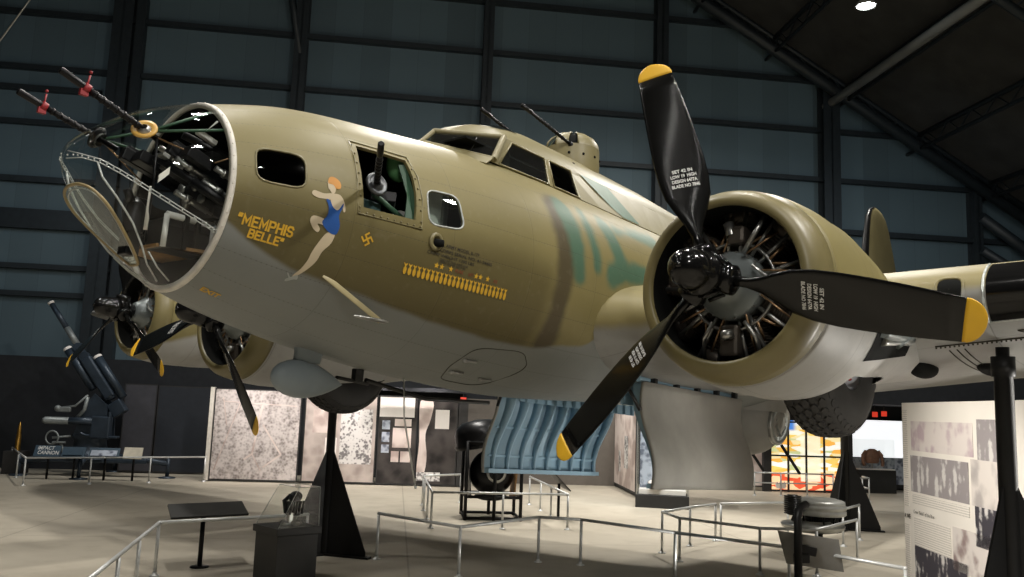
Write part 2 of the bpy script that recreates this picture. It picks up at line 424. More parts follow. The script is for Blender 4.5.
# gun window surround: a doubler plate round the opening, with screw heads
mb = MB()
outer = [(2.405, 38.5), (2.95, 37.4), (2.99, 26), (3.0, 14), (2.995, -.3), (2.405, -1.2), (2.395, 15), (2.40, 27)]
mb.tube([S(x, t, .004) for x, t in outer + outer[:1]], .006, 6)
for x, t in [(lerp(2.42, 2.98, k / 9), lerp(-.2, .6, k / 9)) for k in range(10)] + [(lerp(2.95, 2.985, k / 6), lerp(35, 3, k / 6)) for k in range(7)] + [(2.415, lerp(36, 2, k / 6)) for k in range(7)]:
    mb.sphere(S(x, t, .004), .009, 0, 6, 4)
obj('gun_window_frame', mb, M['cockpit'], FUS)

# ---- decals that follow the skin
def decal(name, polys, mats, label=None, off=.004):
    """polys: list of (list of (x, theta), material index)"""
    mb = MB()
    for poly, mi in polys:
        n = len(poly); vv = [(p[0], p[1] / 60.) for p in poly]
        r = geometry.delaunay_2d_cdt([Vector(p) for p in vv], [(i, (i + 1) % n) for i in range(n)], [], 1, 1e-7)
        mb.add([S(p.x, p.y * 60, off + .0006 * mi) for p in r[0]], [list(f) for f in r[2]], mi)
    o = obj(name, mb, mats, FUS)
    if label: o['label'] = label
    return o
def skin_text(mb, body, x0, th0, x1, th1, h, mi=0, bold=.0, off=.004, shear=0., spacing=1.):
    """text from (x0, th0) to (x1, th1), h = letter height in metres"""
    vs, fs = text_mesh(body, 1., bold, shear, spacing)
    w0 = min(v.x for v in vs); w1 = max(v.x for v in vs); hh = .72
    out = []
    for v in vs:
        t = (v.x - w0) / (w1 - w0); x = lerp(x0, x1, t); th = lerp(th0, th1, t) + math.degrees(v.y / hh * h / rad(x)); out.append(S(x, th, off))
    mb.add(out, fs, mi, False)
GLY = {'M': [[(0, 0), (0, 1), (.5, .3), (1, 1), (1, 0)]], 'E': [[(.8, 1), (0, 1), (0, 0), (.8, 0)], [(0, .52), (.65, .52)]], 'P': [[(0, 0), (0, 1), (.7, 1), (.85, .85), (.85, .6), (.7, .45), (0, .45)]], 'H': [[(0, 0), (0, 1)], [(.85, 0), (.85, 1)], [(0, .5), (.85, .5)]], 'I': [[(.0, 0), (.0, 1)]],
       'S': [[(.82, .82), (.65, 1), (.18, 1), (0, .85), (0, .64), (.15, .52), (.67, .48), (.82, .36), (.82, .15), (.65, 0), (.18, 0), (0, .16)]], 'B': [[(0, 0), (0, 1), (.65, 1), (.8, .87), (.8, .64), (.66, .52), (0, .52)], [(.66, .52), (.85, .4), (.85, .13), (.68, 0), (0, 0)]], 'L': [[(0, 1), (0, 0), (.75, 0)]], '"': [[(0, 1), (-.06, .74)], [(.3, 1), (.24, .74)]]}
WID = {'M': 1., 'E': .8, 'P': .85, 'H': .85, 'I': 0, 'S': .82, 'B': .85, 'L': .75, '"': .3}
def block_text(mb, word, x0, x1, th, h, sw, off=.004):
    gap = .42; W_ = sum(WID[c] for c in word) + gap * (len(word) - 1); k = (x1 - x0) / W_; cx_ = 0
    for c in word:
        for st in GLY[c]:
            P = [Vector((x0 + (cx_ + u) * k + .0 * v, v * h)) for u, v in st]; n = len(P); Lf = []; Rt = []
            for q in range(n):
                d0 = (P[q] - P[q - 1]).normalized() if q else (P[1] - P[0]).normalized(); d1 = (P[q + 1] - P[q]).normalized() if q < n - 1 else d0
                if q == 0: d0 = d1
                b = Vector((-(d0.y + d1.y), d0.x + d1.x)).normalized(); m_ = sw / max(.45, b.dot(Vector((-d0.y, d0.x))))
                e = (-d1 if q == 0 else d1) * sw * .9 if q in (0, n - 1) else Vector((0, 0))
                Lf.append(P[q] + b * m_ + e); Rt.append(P[q] - b * m_ + e)
            to3 = lambda p: S(p.x, th + math.degrees(p.y / rad(p.x)), off)
            mb.add([to3(p) for p in Lf + Rt], [(q, q + 1, n + q + 1, n + q) for q in range(n - 1)], 0, False)
        cx_ += WID[c] + gap
mb = MB()
block_text(mb, '"MEMPHIS', 1.572, 1.945, -20.2, .066, .0072)
block_text(mb, 'BELLE"', 1.665, 1.90, -26.0, .055, .0066)
obj('nose_lettering', mb, M['decal_y'], FUS, fix=False)['label'] = 'yellow capital lettering'
def smooth_poly(p, n=4):
    out = []; m = len(p)
    for i in range(m):
        a, b, c, d = [Vector(p[(i + k - 1) % m]) for k in range(4)]
        for k in range(n):
            t = k / n; out.append(tuple(.5 * ((2 * b) + (c - a) * t + (2 * a - 5 * b + 4 * c - d) * t * t + (3 * b - a - 3 * c + d) * t ** 3)))
    return out
# a plain pin-up figure: side-view outlines in (x, theta)
L_ = []
L_.append((smooth_poly([(2.19, -14), (2.25, -13.5), (2.245, -18), (2.20, -23), (2.185, -28), (2.15, -33), (2.095, -38.2), (2.07, -38.4), (2.10, -34), (2.12, -29), (2.125, -25), (2.145, -20)]), 0))     # standing leg
L_.append((smooth_poly([(2.21, -9.5), (2.15, -8.0), (2.065, -7.6), (2.045, -10.2), (2.08, -13.6), (2.12, -14.8), (2.13, -13), (2.105, -10.9), (2.16, -11.2), (2.20, -13)]), 0))   # raised knee
L_.append((smooth_poly([(2.175, 4.2), (2.245, 5.0), (2.285, 2.0), (2.30, -2.0), (2.285, -2.4), (2.27, 0.2), (2.255, -4), (2.20, -4), (2.18, 0)]), 0))  # shoulders and back
L_.append((smooth_poly([(2.20, 5.0), (2.12, 4.0), (2.045, 4.6), (2.03, 2.6), (2.075, 1.3), (2.15, 1.6), (2.21, 2.0)]), 0))   # folded arm
L_.append((smooth_poly([(2.15, 10.6), (2.20, 10.0), (2.21, 6.6), (2.19, 4.6), (2.165, 6.2), (2.15, 7.4)]), 0))     # face and neck
L_.append((smooth_poly([(2.16, 12.6), (2.20, 13.2), (2.245, 11.4), (2.25, 8.4), (2.215, 7.6), (2.19, 9.2), (2.15, 9.6)]), 1))  # hair
L_.append((smooth_poly([(2.14, 1.4), (2.17, 1.2), (2.20, -1.6), (2.24, -2.4), (2.275, 1.2), (2.278, -.2), (2.255, -4.8), (2.275, -9.5), (2.26, -13.6), (2.20, -13.4), (2.135, -9.8), (2.165, -6), (2.165, -2)]), 2))  # suit
L_.append((smooth_poly([(2.10, -37.4), (2.115, -39.6), (2.09, -40.2), (2.045, -42.4), (2.035, -41.2), (2.065, -39.2)]), 3))
L_.append(([(2.022, -37.8), (2.03, -37.6), (2.065, -40), (2.055, -40.4)], 3))
decal('nose_art_figure', L_, [M['skin'], M['hair'], M['blue'], M['shoe']], 'painted figure of a woman in a blue swimsuit')
# victory mark and mission tally
def bar(cx, ct, w, h, ang):
    k = math.degrees(1 / .94); c_, s_ = cos(ang), sin(ang)
    return [(cx + u * c_ - v * s_, ct + (u * s_ + v * c_) * k) for u, v in ((-w, -h), (w, -h), (w, h), (-w, h))]
VM = []; a_ = R(40); u_ = .040; t_ = .0065
def vb(cx, cy, w, h):
    k = math.degrees(1 / .94); c_, s_ = cos(a_), sin(a_)
    VM.append(([(2.52 + x * c_ - y * s_, -11.6 + (x * s_ + y * c_) * k) for x, y in ((cx - w, cy - h), (cx + w, cy - h), (cx + w, cy + h), (cx - w, cy + h))], 0))
vb(0, 0, u_, t_); vb(0, 0, t_, u_)
vb(u_ / 2, u_ - t_, u_ / 2, t_); vb(-u_ / 2, -u_ + t_, u_ / 2, t_); vb(-u_ + t_, u_ / 2, t_, u_ / 2); vb(u_ - t_, -u_ / 2, t_, u_ / 2)
decal('victory_mark', VM, [M['decal_y']])
tally = []
for k in range(25):
    x = lerp(2.915, 4.012, k / 24); t0 = -21.9 + .5 * k / 24; sl = -.012
    def q(dx, s): return (x + dx + sl * (s - .5), t0 + s * 5.3)
    tally.append(([q(0, 0), q(.009, .06), q(.0155, .2), q(.0155, .52), q(.006, .68), q(.006, .74), q(.016, .86), q(.016, 1.), q(.005, .9), q(-.005, .9), q(-.016, 1.), q(-.016, .86), q(-.006, .74), q(-.006, .68), q(-.0155, .52), q(-.0155, .2), q(-.009, .06)], 0))
def star(x, th, r): return [(x + (r if k % 2 == 0 else r * .42) * sin(pi * k / 5), th + math.degrees((r if k % 2 == 0 else r * .42) * cos(pi * k / 5) / 1.03)) for k in range(10)]
for x, t in ((3.20, -14.2), (3.255, -14.2), (3.35, -14.1), (3.632, -14.2), (3.68, -14.1), (3.765, -14.1)): tally.append((star(x, t, .026), 0))
decal('mission_tally', tally, [M['decal_y']], 'row of yellow bomb marks under small stars')
mb = MB()
skin_text(mb, 'U.S. ARMY MODEL B-17F', 3.18, -5.2, 3.62, -5.6, .026, bold=.02)
skin_text(mb, 'AIR CORPS SERIAL NO. 41-24485', 3.11, -7.6, 3.78, -8.2, .026, bold=.02)
skin_text(mb, 'CREW WEIGHT 1200 LBS', 3.08, -9.9, 3.58, -10.2, .026, bold=.02)
skin_text(mb, 'SERVICE THIS AIRPLANE', 3.22, -11.6, 3.52, -11.8, .018, bold=.02)
skin_text(mb, 'WITH GRADE 100 FUEL', 3.22, -12.7, 3.50, -12.9, .018, bold=.02)
obj('data_block', mb, M['decal_k'], FUS)
for tx, xa, xb in (('FLAK', 3.40, 3.49), ('HIT', 3.545, 3.60), ('XII', 3.83, 3.88)): mb = MB(); skin_text(mb, tx, xa, -15., xb, -15., .03, bold=.01); obj('tally_lettering', mb, M['decal_r'], FUS)
mb = MB(); skin_text(mb, 'EXIT', 1.60, -69, 1.74, -69, .05, bold=.03); obj('hatch_lettering', mb, M['decal_y'], FUS)
# belly hatch outline and latches
hatch = rounded([(4.02, -47), (4.60, -43), (4.82, -52), (4.55, -76), (4.1, -77), (3.95, -62)], .3, 6)
mb = MB(); rim(hatch, .004, .001, mb, 0, 5)
for x, t in ((4.03, -56), (4.05, -66), (4.45, -67)):
    p = S(x, t, .012); q = S(x + .13, t + 1, .014); mb.tube([p, q], .012, 6, 1); mb.sphere(p, .022, 1, 8, 6)
obj('belly_hatch', mb, [M['decal_k'], M['grey']], FUS)
# fuel/heater port
mb = MB(); n_ = (S(3.151, -4, 1) - S(3.151, -4, 0)).normalized()
mb.lathe([(0, .075), (.012, .072), (.014, .045), (-.01, .04), (-.03, .0)], S(3.151, -4, 0), n_, 18, 0); mb.lathe([(-.02, .035), (.05, .03), (.055, 0)], S(3.165, -4.3, 0), (n_ + Vector((.5, 0, -.1))), 12, 1)
obj('exhaust_port', mb, [M['cockpit'], M['dark']], FUS)
# navigation dome recess on the nose top
mb = MB(); mb.add(*patch(rounded([(2.95, 78), (3.32, 78), (3.34, 100), (2.95, 100)], .25), .006)); obj('top_hatch_pane', mb, M['dglass'], FUS)
# inside the nose: bulkhead, floor and kit seen through the gun window
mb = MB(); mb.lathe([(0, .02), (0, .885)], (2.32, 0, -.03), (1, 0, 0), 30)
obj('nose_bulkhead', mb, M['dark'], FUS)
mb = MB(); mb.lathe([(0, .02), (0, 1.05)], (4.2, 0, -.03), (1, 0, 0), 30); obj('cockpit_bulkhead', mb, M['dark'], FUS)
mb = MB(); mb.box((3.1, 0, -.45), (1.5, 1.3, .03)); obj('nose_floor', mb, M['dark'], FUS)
mb = MB(); mb.prism([S(2.89, 34, -.05), S(2.945, 34, -.03), S(2.96, 16, -.03), S(2.945, 3, -.03), S(2.87, 3, -.05), S(2.90, 16, -.05)], (.01, .02, 0)); obj('window_track', mb, M['ig'], FUS)
mb = MB(); mb.sphere((3.0, -.66, .54), .13, 0, 18, 12, (.9, .6, 1.1)); obj('armour_dome', mb, M['igl'], FUS)
mb = MB(); mb.box((2.62, -.72, .02), (.22, .2, .2), bev=.015); obj('ammunition_box', mb, M['igt'], FUS)
mb = MB(); mb.tube([(2.60, -.86, .16), (2.95, -.82, .06), (2.97, -.80, -.1)], .022, 8); obj('gun_cradle', mb, M['ig'], FUS)
mb = MB(); mb.box((3.08, -.66, .06), (.14, .12, .22), bev=.05); obj('quilted_pad', mb, M['white'], FUS)
mb = MB(); mb.box((3.28, -.82, .22), (.20, .02, .55), bev=.008); mb.box((3.41, -.83, .22), (.06, .05, .55), 1, bev=.01); obj('aft_partition', mb, [M['white'], M['steel']], FUS)

# ---- nose glazing
def flat_floor(p):
    zl = lerp(-.13, -.66, (p.x - .70) / .60)
    return Vector((p.x, p.y, zl)) if (p.x < 1.32 and p.z < zl) else p
mb = MB(); prof = [.6503, .653, .66, .675, .69, .72, .76, .8, .86, .93, 1.0, 1.08, 1.16, 1.25, 1.34, 1.42, 1.487]
mb.loft([[flat_floor(S(x, 360 * k / 48, 0)) for k in range(48)] for x in prof], caps=False)
NOSE = obj('nose_glazing', mb, M['glass'], AC); NOSE['label'] = 'clear plastic nose cone'
mb = MB(); mb.lathe([(-.016, rad(1.475) + .001), (-.016, rad(1.475) + .007), (0, rad(1.49) + .009), (.018, rad(1.508) + .007), (.018, rad(1.508) - .03), (-.012, rad(1.475) - .03), (-.016, rad(1.475) + .001)], (1.485, 0, -.045), (1, 0, 0), 64)
for k in range(44): mb.sphere(S(1.485, k * 360 / 44, .010), .006, 0, 6, 4)
obj('glazing_ring', mb, M['ringw'], NOSE)
mb = MB()
seamp = [(.658, -.02, .014), (.71, -.15, .0), (.79, -.235, -.024), (.89, -.332, -.082), (1.0, -.406, -.146), (1.163, -.503, -.238), (1.396, -.591, -.349), (1.47, -.61, -.385)]
def onskin(p, off): 
    th = atan2(p[2] - zc(p[0]), -p[1]); return S(p[0], math.degrees(th), off)
for sg in (1, -1):
    for dt in (-.009, .013):
        mb.tube([onskin((x, sg * y, z + dt), .003) for x, y, z in seamp], .004, 6)
    for i in range(22):
        t = i / 21 * (len(seamp) - 1); a = seamp[int(min(t, len(seamp) - 1.001))]; b = seamp[int(min(t, len(seamp) - 1.001)) + 1]; f = t - int(min(t, len(seamp) - 1.001))
        mb.sphere(onskin((lerp(a[0], b[0], f), sg * lerp(a[1], b[1], f), lerp(a[2], b[2], f) + .002), .004), .0065, 0, 6, 4)
    mb.tube([onskin((x, sg * y, z), .002) for x, y, z in ((.782, -.229, -.031), (.82, -.241, -.122), (.926, -.281, -.248), (1.047, -.284, -.384), (1.15, -.235, -.50), (1.251, -.152, -.613), (1.386, -.063, -.701))], .007, 6)
    mb.tube([onskin((x, sg * y, z), .002) for x, y, z in ((1.2, -.24, -.53), (1.3, -.2, -.62), (1.42, -.16, -.69))], .006, 6)
obj('glazing_seam', mb, M['acr'], NOSE)
pane = [(1.24, 0), (1.225, -.07), (1.11, -.15), (.98, -.215), (.87, -.24), (.785, -.20), (.745, -.10), (.738, 0)]
pane = pane + [(x, -y) for x, y in pane[1:-1][::-1]]
pane = smooth_poly(pane, 3); P3 = [Vector((x, y, lerp(-.13, -.66, (x - .70) / .60) - .004)) for x, y in pane]
mb = MB(); mb.quad(P3); FLATP = obj('bomb_aimer_pane', mb, M['flat'], NOSE)
mb = MB(); mb.tube(P3 + P3[:2], .011, 6, 0, cap=False); ci = Vector((.99, 0, -.39)); mb.tube([ci + (p - ci) * .90 for p in P3 + P3[:2]], .004, 6, 1, cap=False); obj('pane_frame', mb, [M['amber'], M['acr']], FLATP)

def machine_gun(name, mount, d, front, back, parent, mount_r=.075):
    """an aircraft machine gun: muzzle, slotted barrel jacket, receiver, grips"""
    mount = Vector(mount); d = Vector(d).normalized(); mb = MB()
    tip = mount + d * front
    mb.tube([tip, tip - d * .01, tip - d * .17, tip - d * .20], [.017, .024, .024, .020], 12)
    mb.tube([tip - d * .18, mount - d * .15], .021, 12)
    side = d.cross(Vector((0, 0, 1))).normalized(); upv = side.cross(d)
    L = front - .24; n = max(3, int(L / .052))
    for k in range(n):                                   # cooling slots of the jacket, as raised bands
        q = tip - d * (.24 + k * .052)
        mb.tube([q, q - d * .018], .0262, 10)
    o = obj(name, mb, M['gun'], parent)
    mb = MB(); rot = Matrix((d, side, upv)).transposed()
    mb.box(mount - d * (.15 + back * .35), (back * .6, .075, .10), rot=rot, bev=.008)
    mb.box(mount - d * (.15 + back * .3) + upv * .06, (back * .45, .05, .03), rot=rot, bev=.005)
    for s_ in (-1, 1): mb.tube([mount - d * (back * .68 + .12) + side * s_ * .05 + upv * .05, mount - d * (back * .68 + .16) + side * s_ * .05 - upv * .06], .013, 8)
    mb.box(mount - d * (.15 + back * .25) - side * .10, (.2, .13, .09), rot=rot, bev=.01)
    obj('receiver', mb, M['gun'], o)
    return o, tip, d, side, upv
M['mring'] = mat('amber_mount_ring', (.6, .36, .08), .4)
GD = (-.945, 0, .33)
for sg in (-1, 1):
    mnt = Vector((1.0, sg * .35, .24)) if sg < 0 else Vector((1.0, .34, .305)); g, tip, d, side, upv = machine_gun('nose_gun', mnt, GD if sg < 0 else (-.965, .01, .26), .62 if sg < 0 else .59, .85, AC)
    mb = MB(); q = tip - d * .185; mb.tube([q + d * .02, q - d * .02], .033, 12); mb.box(q - upv * .035, (.05, .03, .04)); mb.tube([q, q + upv * .09 + d * .02], .006, 6); mb.sphere(q + upv * .11 + d * .025, .011, 0, 8, 6)
    obj('locking_clamp', mb, M['red'], g)
    mb = MB(); n_ = Vector((-.55, sg * .62, .5)).normalized(); mb.lathe([(-.012, .05), (.0, .085), (.014, .085), (.016, .06), (.0, .04)], mnt, n_, 22); mb.lathe([(-.03, .055), (.012, .045), (.03, .024)], mnt, n_, 16, 1)
    obj('gun_mount_ring', mb, [M['mring'] if sg < 0 else M['gun'], M['steel']], NOSE)
    mb = MB()
    for th in (38, 62): mb.tube([mnt + Vector((.03, 0, .0)), S(1.5, th if sg < 0 else 180 - th, -.03)], .011, 8)
    mb.tube([mnt + Vector((.05, 0, -.02)), (1.45, sg * .50, .12), (1.48, sg * .62, .14)], .006, 6, 1)
    obj('gun_brace', mb, [M['ig'], M['copper']], NOSE)
# contents of the nose
mb = MB(); SB = Vector((1.455, -.15, -.385))
mb.box(SB, (.36, .26, .22), bev=.02)
tz = SB.z + .12; mb.tube([(SB.x - .18, SB.y - .13, tz), (SB.x + .18, SB.y - .13, tz)], .024, 8, 1)
for x_ in (-.18, .18): mb.tube([(SB.x + x_, SB.y - .135, tz), (SB.x + x_, SB.y - .135, tz - .23)], .020, 8, 1)
for x_ in (-.04, .05): mb.box((SB.x + x_, SB.y - .14, SB.z + .02), (.03, .055, .25), 2)
mb.box((SB.x, SB.y - .134, SB.z - .03), (.30, .01, .15), 2)
obj('bombardier_seat', mb, [M['black'], M['white'], M['dark']], FUS)
mb = MB(); mb.prism([(1.26, -.22, -.49), (1.52, -.34, -.49), (1.62, -.36, -.49), (1.62, .36, -.49), (1.52, .34, -.49), (1.26, .22, -.49)], (0, 0, .022)); obj('plywood_floor', mb, M['brown'], FUS)
mb = MB(); mb.lathe([(0, .07), (.12, .08), (.2, .06), (.26, .0)], (1.16, -.06, -.40), (0, 0, 1), 16); mb.box((1.20, .02, -.20), (.14, .16, .12), bev=.02); mb.tube([(1.1, -.1, -.2), (1.06, -.1, -.12)], .03, 10); mb.box((1.17, -.02, -.46), (.1, .12, .2), bev=.01); obj('bombsight', mb, M['gun'], FUS)
mb = MB(); mb.box((1.62, -.1, -.05), (.08, .5, .35), bev=.01)
for k in range(5): mb.lathe([(0, .045), (.015, .045), (.016, .0)], (1.575, -.28 + .1 * k, .05 - .12 * (k % 2)), (-1, 0, 0), 14, 1)
mb.box((1.55, -.38, .18), (.2, .12, .1), 2, bev=.02); mb.box((1.6, .3, .2), (.15, .2, .16), 2, bev=.02)
obj('instrument_panel', mb, [M['black'], M['steel'], M['dark']], FUS)
mb = MB()
for k in range(9):
    x_ = lerp(1.15, 2.0, k / 8); mb.box((x_, -.36, .12 - .42 * (x_ - 1.1)), (.055, .10, .03), rot=Matrix.Rotation(.35, 3, 'Y'), bev=.005)
obj('ammunition_belt', mb, M['steel'], FUS)
mb = MB(); mb.tube([(1.30, -.50, -.05), (1.72, -.62, -.25)], .035, 10); mb.tube([(1.12, -.3, .1), (1.5, -.52, -.12), (1.9, -.62, -.3)], .028, 10); mb.tube([(1.35, -.2, .35), (1.9, -.35, .2)], .03, 10); mb.box((1.38, -.2, .1), (.25, .2, .12), rot=Matrix.Rotation(.35, 3, 'Y'), bev=.02)
mb.tube([(1.08, -.38, .2), (1.10, -.38, -.1), (1.14, -.3, -.5)], .008, 6); obj('gun_supports', mb, M['gun'], FUS)
for q, ln in (((1.22, -.40, .10), .30), ((1.40, -.46, -.02), .34), ((1.30, -.30, -.10), .26), ((1.18, -.22, .20), .22), ((1.45, -.52, .08), .2)):
    mb = MB(); a = Vector(q); dd = Vector((.93, -.12, -.34)).normalized(); mb.tube([a, a + dd * ln], .022, 12); mb.tube([a + dd * ln * .3, a + dd * ln * .45], .032, 12); mb.tube([a + dd * ln * .8, a + dd * (ln + .04)], .012, 8); obj('added_silver_tube', mb, M['steel'], FUS)  # steel tubes added inside the nose for bright highlights
mb = MB(); mb.box((1.40, -.44, .30), (.16, .05, .04), rot=Matrix.Rotation(.3, 3, 'Y'), bev=.01); mb.prism([(1.36, -.5, .33), (1.44, -.5, .42), (1.45, -.46, .44), (1.38, -.46, .34)], (.01, .02, 0)); obj('added_white_plate', mb, M['white'], FUS)  # white plates added to brighten the nose contents
mb = MB(); mb.prism([(1.12, -.40, -.10), (1.19, -.40, -.02), (1.20, -.38, .04), (1.13, -.38, -.04)], (.01, .03, 0)); mb.prism([(1.22, -.36, .09), (1.27, -.36, .15), (1.30, -.35, .2), (1.225, -.35, .14)], (.01, .03, 0)); mb.tube([(1.115, -.33, -.12), (1.115, -.33, -.42)], .014, 8); obj('added_pale_plate', mb, M['ringw'], FUS)  # cream plates and rod, added as more bright items behind the glazing

# cheek gun in its port window
g, tip, d, side, upv = machine_gun('cheek_gun', (2.565, -.925, .215), (-.62, -.74, .15), .68, .55, AC)
mb = MB(); n_ = Vector((-.1, -1, .25)).normalized(); o_ = Vector((2.565, -.915, .215)); mb.lathe([(-.02, .06), (.0, .095), (.02, .095), (.03, .075), (.015, .065), (.03, .05), (.04, .02)], o_, n_, 22); obj('ball_mount', mb, mat('dull_mount_steel', (.09, .095, .10), .4, .7), g)

# pitot masts
for sg in (1, -1):
    def Y(x, t): 
        p = S(x, t); return Vector((p.x, sg * p.y, p.z))
    a = Y(2.335, -34.5); b = Vector((2.80, sg * -.84, -.80)); mb = MB()
    rot = (b - a).normalized(); sd = rot.cross(Vector((1, 0, 0))).normalized(); fw = sd.cross(rot)
    secs = [[c + fw * .028 * cos(2 * pi * k / 12) + sd * .008 * sin(2 * pi * k / 12) for k in range(12)] for c in (a - rot * .05, a, b)]
    mb.loft(secs); mb.tube([b + Vector((.09, 0, .004)), b + Vector((.04, 0, 0)), b + Vector((-.18, 0, 0)), b + Vector((-.26, 0, 0))], [.004, .017, .015, .007], 12, 1)
    obj('pitot_mast', mb, [mat('mast_olive', (.42, .36, .2), .4), M['steel']], AC)

# loop antenna housing under the nose
mb = MB(); secs = []
for t in [0, .01, .04, .1, .2, .32, .45, .58, .7, .8, .88, .94, .98, 1.]:
    x = lerp(2.47, 3.19, t); r = .158 * (sin(pi * min(1, t / .72) / 2) ** .6 if t < .36 else (1 - ((t - .36) / .64) ** 1.7)) if t > 0 else 0
    r = .158 * (sqrt(max(0, 1 - ((.36 - t) / .36) ** 2)) if t < .36 else (1 - ((t - .36) / .64) ** 1.8)); r = max(r, .001)
    secs.append([Vector((x, r * .82 * cos(2 * pi * k / 24), -1.255 - .01 * t + r * sin(2 * pi * k / 24))) for k in range(24)])
mb.loft(secs)
secs = []
for z, L, W, xo in ((-1.12, .13, .055, 2.79), (-1.05, .135, .055, 2.80), (-1.0, .15, .07, 2.81), (-.94, .22, .10, 2.83)):
    secs.append([Vector((xo + L * cos(2 * pi * k / 24) * (1 if cos(2 * pi * k / 24) < 0 else 1.5 if z > -1.01 else 1.05), W * sin(2 * pi * k / 24), z - .04 * 0)) for k in range(24)])
mb.loft(secs)
obj('loop_antenna_housing', mb, M['podgrey'], AC)['label'] = 'pale blue grey teardrop housing on a short strut'
mb = MB(); mb.tube([S(3.9, -90, -.02), (3.95, 0, -1.5), (4.17, 0, -2.12)], .007, 6); mb.sphere((4.17, 0, -2.12), .014, 0, 8, 6); obj('trailing_wire', mb, M['rail'], AC)
# strakes and hose tubes along the belly
mb = MB(); mb.tube([(3.55, .12, -1.19), (4.4, .2, -1.29), (5.4, .25, -1.25)], .02, 8); mb.tube([(3.2, .1, -1.20), (3.6, .14, -1.22)], .016, 8); mb.box((3.45, .12, -1.16), (.1, .06, .12), bev=.01); obj('belly_tubing', mb, M['black'], AC)

# ---- cockpit: V windscreen, side windows, roof, and the spine behind
BASEC = Vector((3.84, 0, 1.13)); BASEK = Vector((4.23, -.61, .975)); TOPC = Vector((4.01, 0, 1.30)); TOPK = Vector((4.48, -.50, 1.30))
def zroof(x):
    k = [(4.0, 1.285), (4.06, 1.35), (4.34, 1.454), (4.72, 1.572), (5.1, 1.61), (6, 1.62), (7.4, 1.605), (8.6, 1.545), (9.6, 1.45), (10.6, 1.25), (11.2, 1.08)]
    for (a, za), (b, zb) in zip(k, k[1:]):
        if x <= b: return lerp(za, zb, (x - a) / (b - a))
    return k[-1][1]
def my(p, s): return Vector((p.x, s * p.y * -1 if False else p.y * s, p.z))
mb = MB()
def crest(x): return lerp(.975, .90, (x - 4.23) / 3.3) if x < 7.5 else lerp(.90, .78, (x - 7.5) / 4)
# roof: from the V edge to x = 5.1, then the spine aft
secs = []
NS = 16
for i in range(9):
    u = i / 8; row = []
    for k in range(-NS, NS + 1):
        s = k / NS; e = TOPK.lerp(TOPC, 1 - abs(s)); e = Vector((e.x, TOPK.y * -s, e.z))
        xa = lerp(e.x, 5.14, u); ya = -s * lerp(TOPK.y, -.50, u)
        prof = max(0, 1 - abs(s) ** 2.6); row.append(Vector((xa, ya, 1.30 + (zroof(xa) - 1.30) * prof * min(1, u / .12))))
    secs.append(row)
for x in (5.3, 5.6, 5.9, 6.3, 6.8, 7.4, 8, 8.6, 9.2, 9.8, 10.4, 11.2):
    row = []
    zt = lerp(1.30, zroof(x) - .30, clamp((x - 5.7) / .8)); yt = lerp(.50, .47, clamp((x - 5.7) / .8))
    for k in range(-NS, NS + 1):
        s = k / NS; prof = max(0, 1 - abs(s) ** 2.6); row.append(Vector((x, s * yt, zt + (zroof(x) - zt) * prof)))
    secs.append(row)
mb.loft(secs, closed=False, caps=False)
# sides with the two window openings, per side
def side_pt(x, s, sg):
    """s 0 at the crease, 1 at the roof edge"""
    x0 = lerp(BASEK.x, TOPK.x, s); zt = lerp(1.30, zroof(x) - .30, clamp((x - 5.7) / .8)); yt = lerp(.50, .47, clamp((x - 5.7) / .8))
    yb = sqrt(max(.01, rad(x) ** 2 - (crest(x) - zc(x)) ** 2)) + .012
    yb = max(yb, .56); return Vector((x, -sg * lerp(yb, yt, s), lerp(crest(x), zt, s)))
W1 = [(4.37, .03), (5.09, .03), (5.12, .93), (4.60, .93)]; W2 = [(5.165, .03), (5.60, .03), (5.585, .93), (5.195, .93)]
for sg in (1, -1):
    out = [(4.23, 0)] + [(4.23 + .35 * k, 0) for k in range(1, 20)] + [(11.0, 0), (11.0, 1)] + [(11.0 - .35 * k, 1) for k in range(1, 19)] + [(4.46, 1)]
    pts = list(out); n = len(pts); ed = [(i, (i + 1) % n) for i in range(n)]
    for w in (W1, W2):
        ww = rounded(w, .1, 2); o_ = len(pts); pts += ww; ed += [(o_ + i, o_ + (i + 1) % len(ww)) for i in range(len(ww))]
    r = geometry.delaunay_2d_cdt([Vector(p) for p in pts], ed, [], 1, 1e-6)
    fs = [f for f in r[2] if not any(inside((sum(r[0][i].x for i in f) / 3, sum(r[0][i].y for i in f) / 3), w) for w in (W1, W2))]
    mb.add([side_pt(p.x, p.y, sg) for p in r[0]], [list(f) for f in fs], 0, False)
    # windscreen frame
    m_ = lambda p: Vector((p.x, p.y * sg, p.z))
    for a, b, rr in ((BASEK, TOPK, .034), (BASEK, BASEC, .03), (TOPK, TOPC, .028)): mb.tube([m_(a), m_(b)], rr, 8)
    mb.loft([[m_(BASEC) + Vector((-.12, 0, -.05)), m_(BASEK) + Vector((-.13, -.03 * sg, -.09))], [m_(BASEC) + Vector((.01, 0, .02)), m_(BASEK) + Vector((.01, 0, .02))]], closed=False, caps=False)
mb.tube([BASEC, TOPC], .024, 8)
CK = obj('cockpit', mb, M['cockpit'], AC)
sharp_rim(CK); md = CK.modifiers.new('skin', 'SOLIDIFY'); md.thickness = .012; md.offset = -1
def spine_paint(): 
    return None
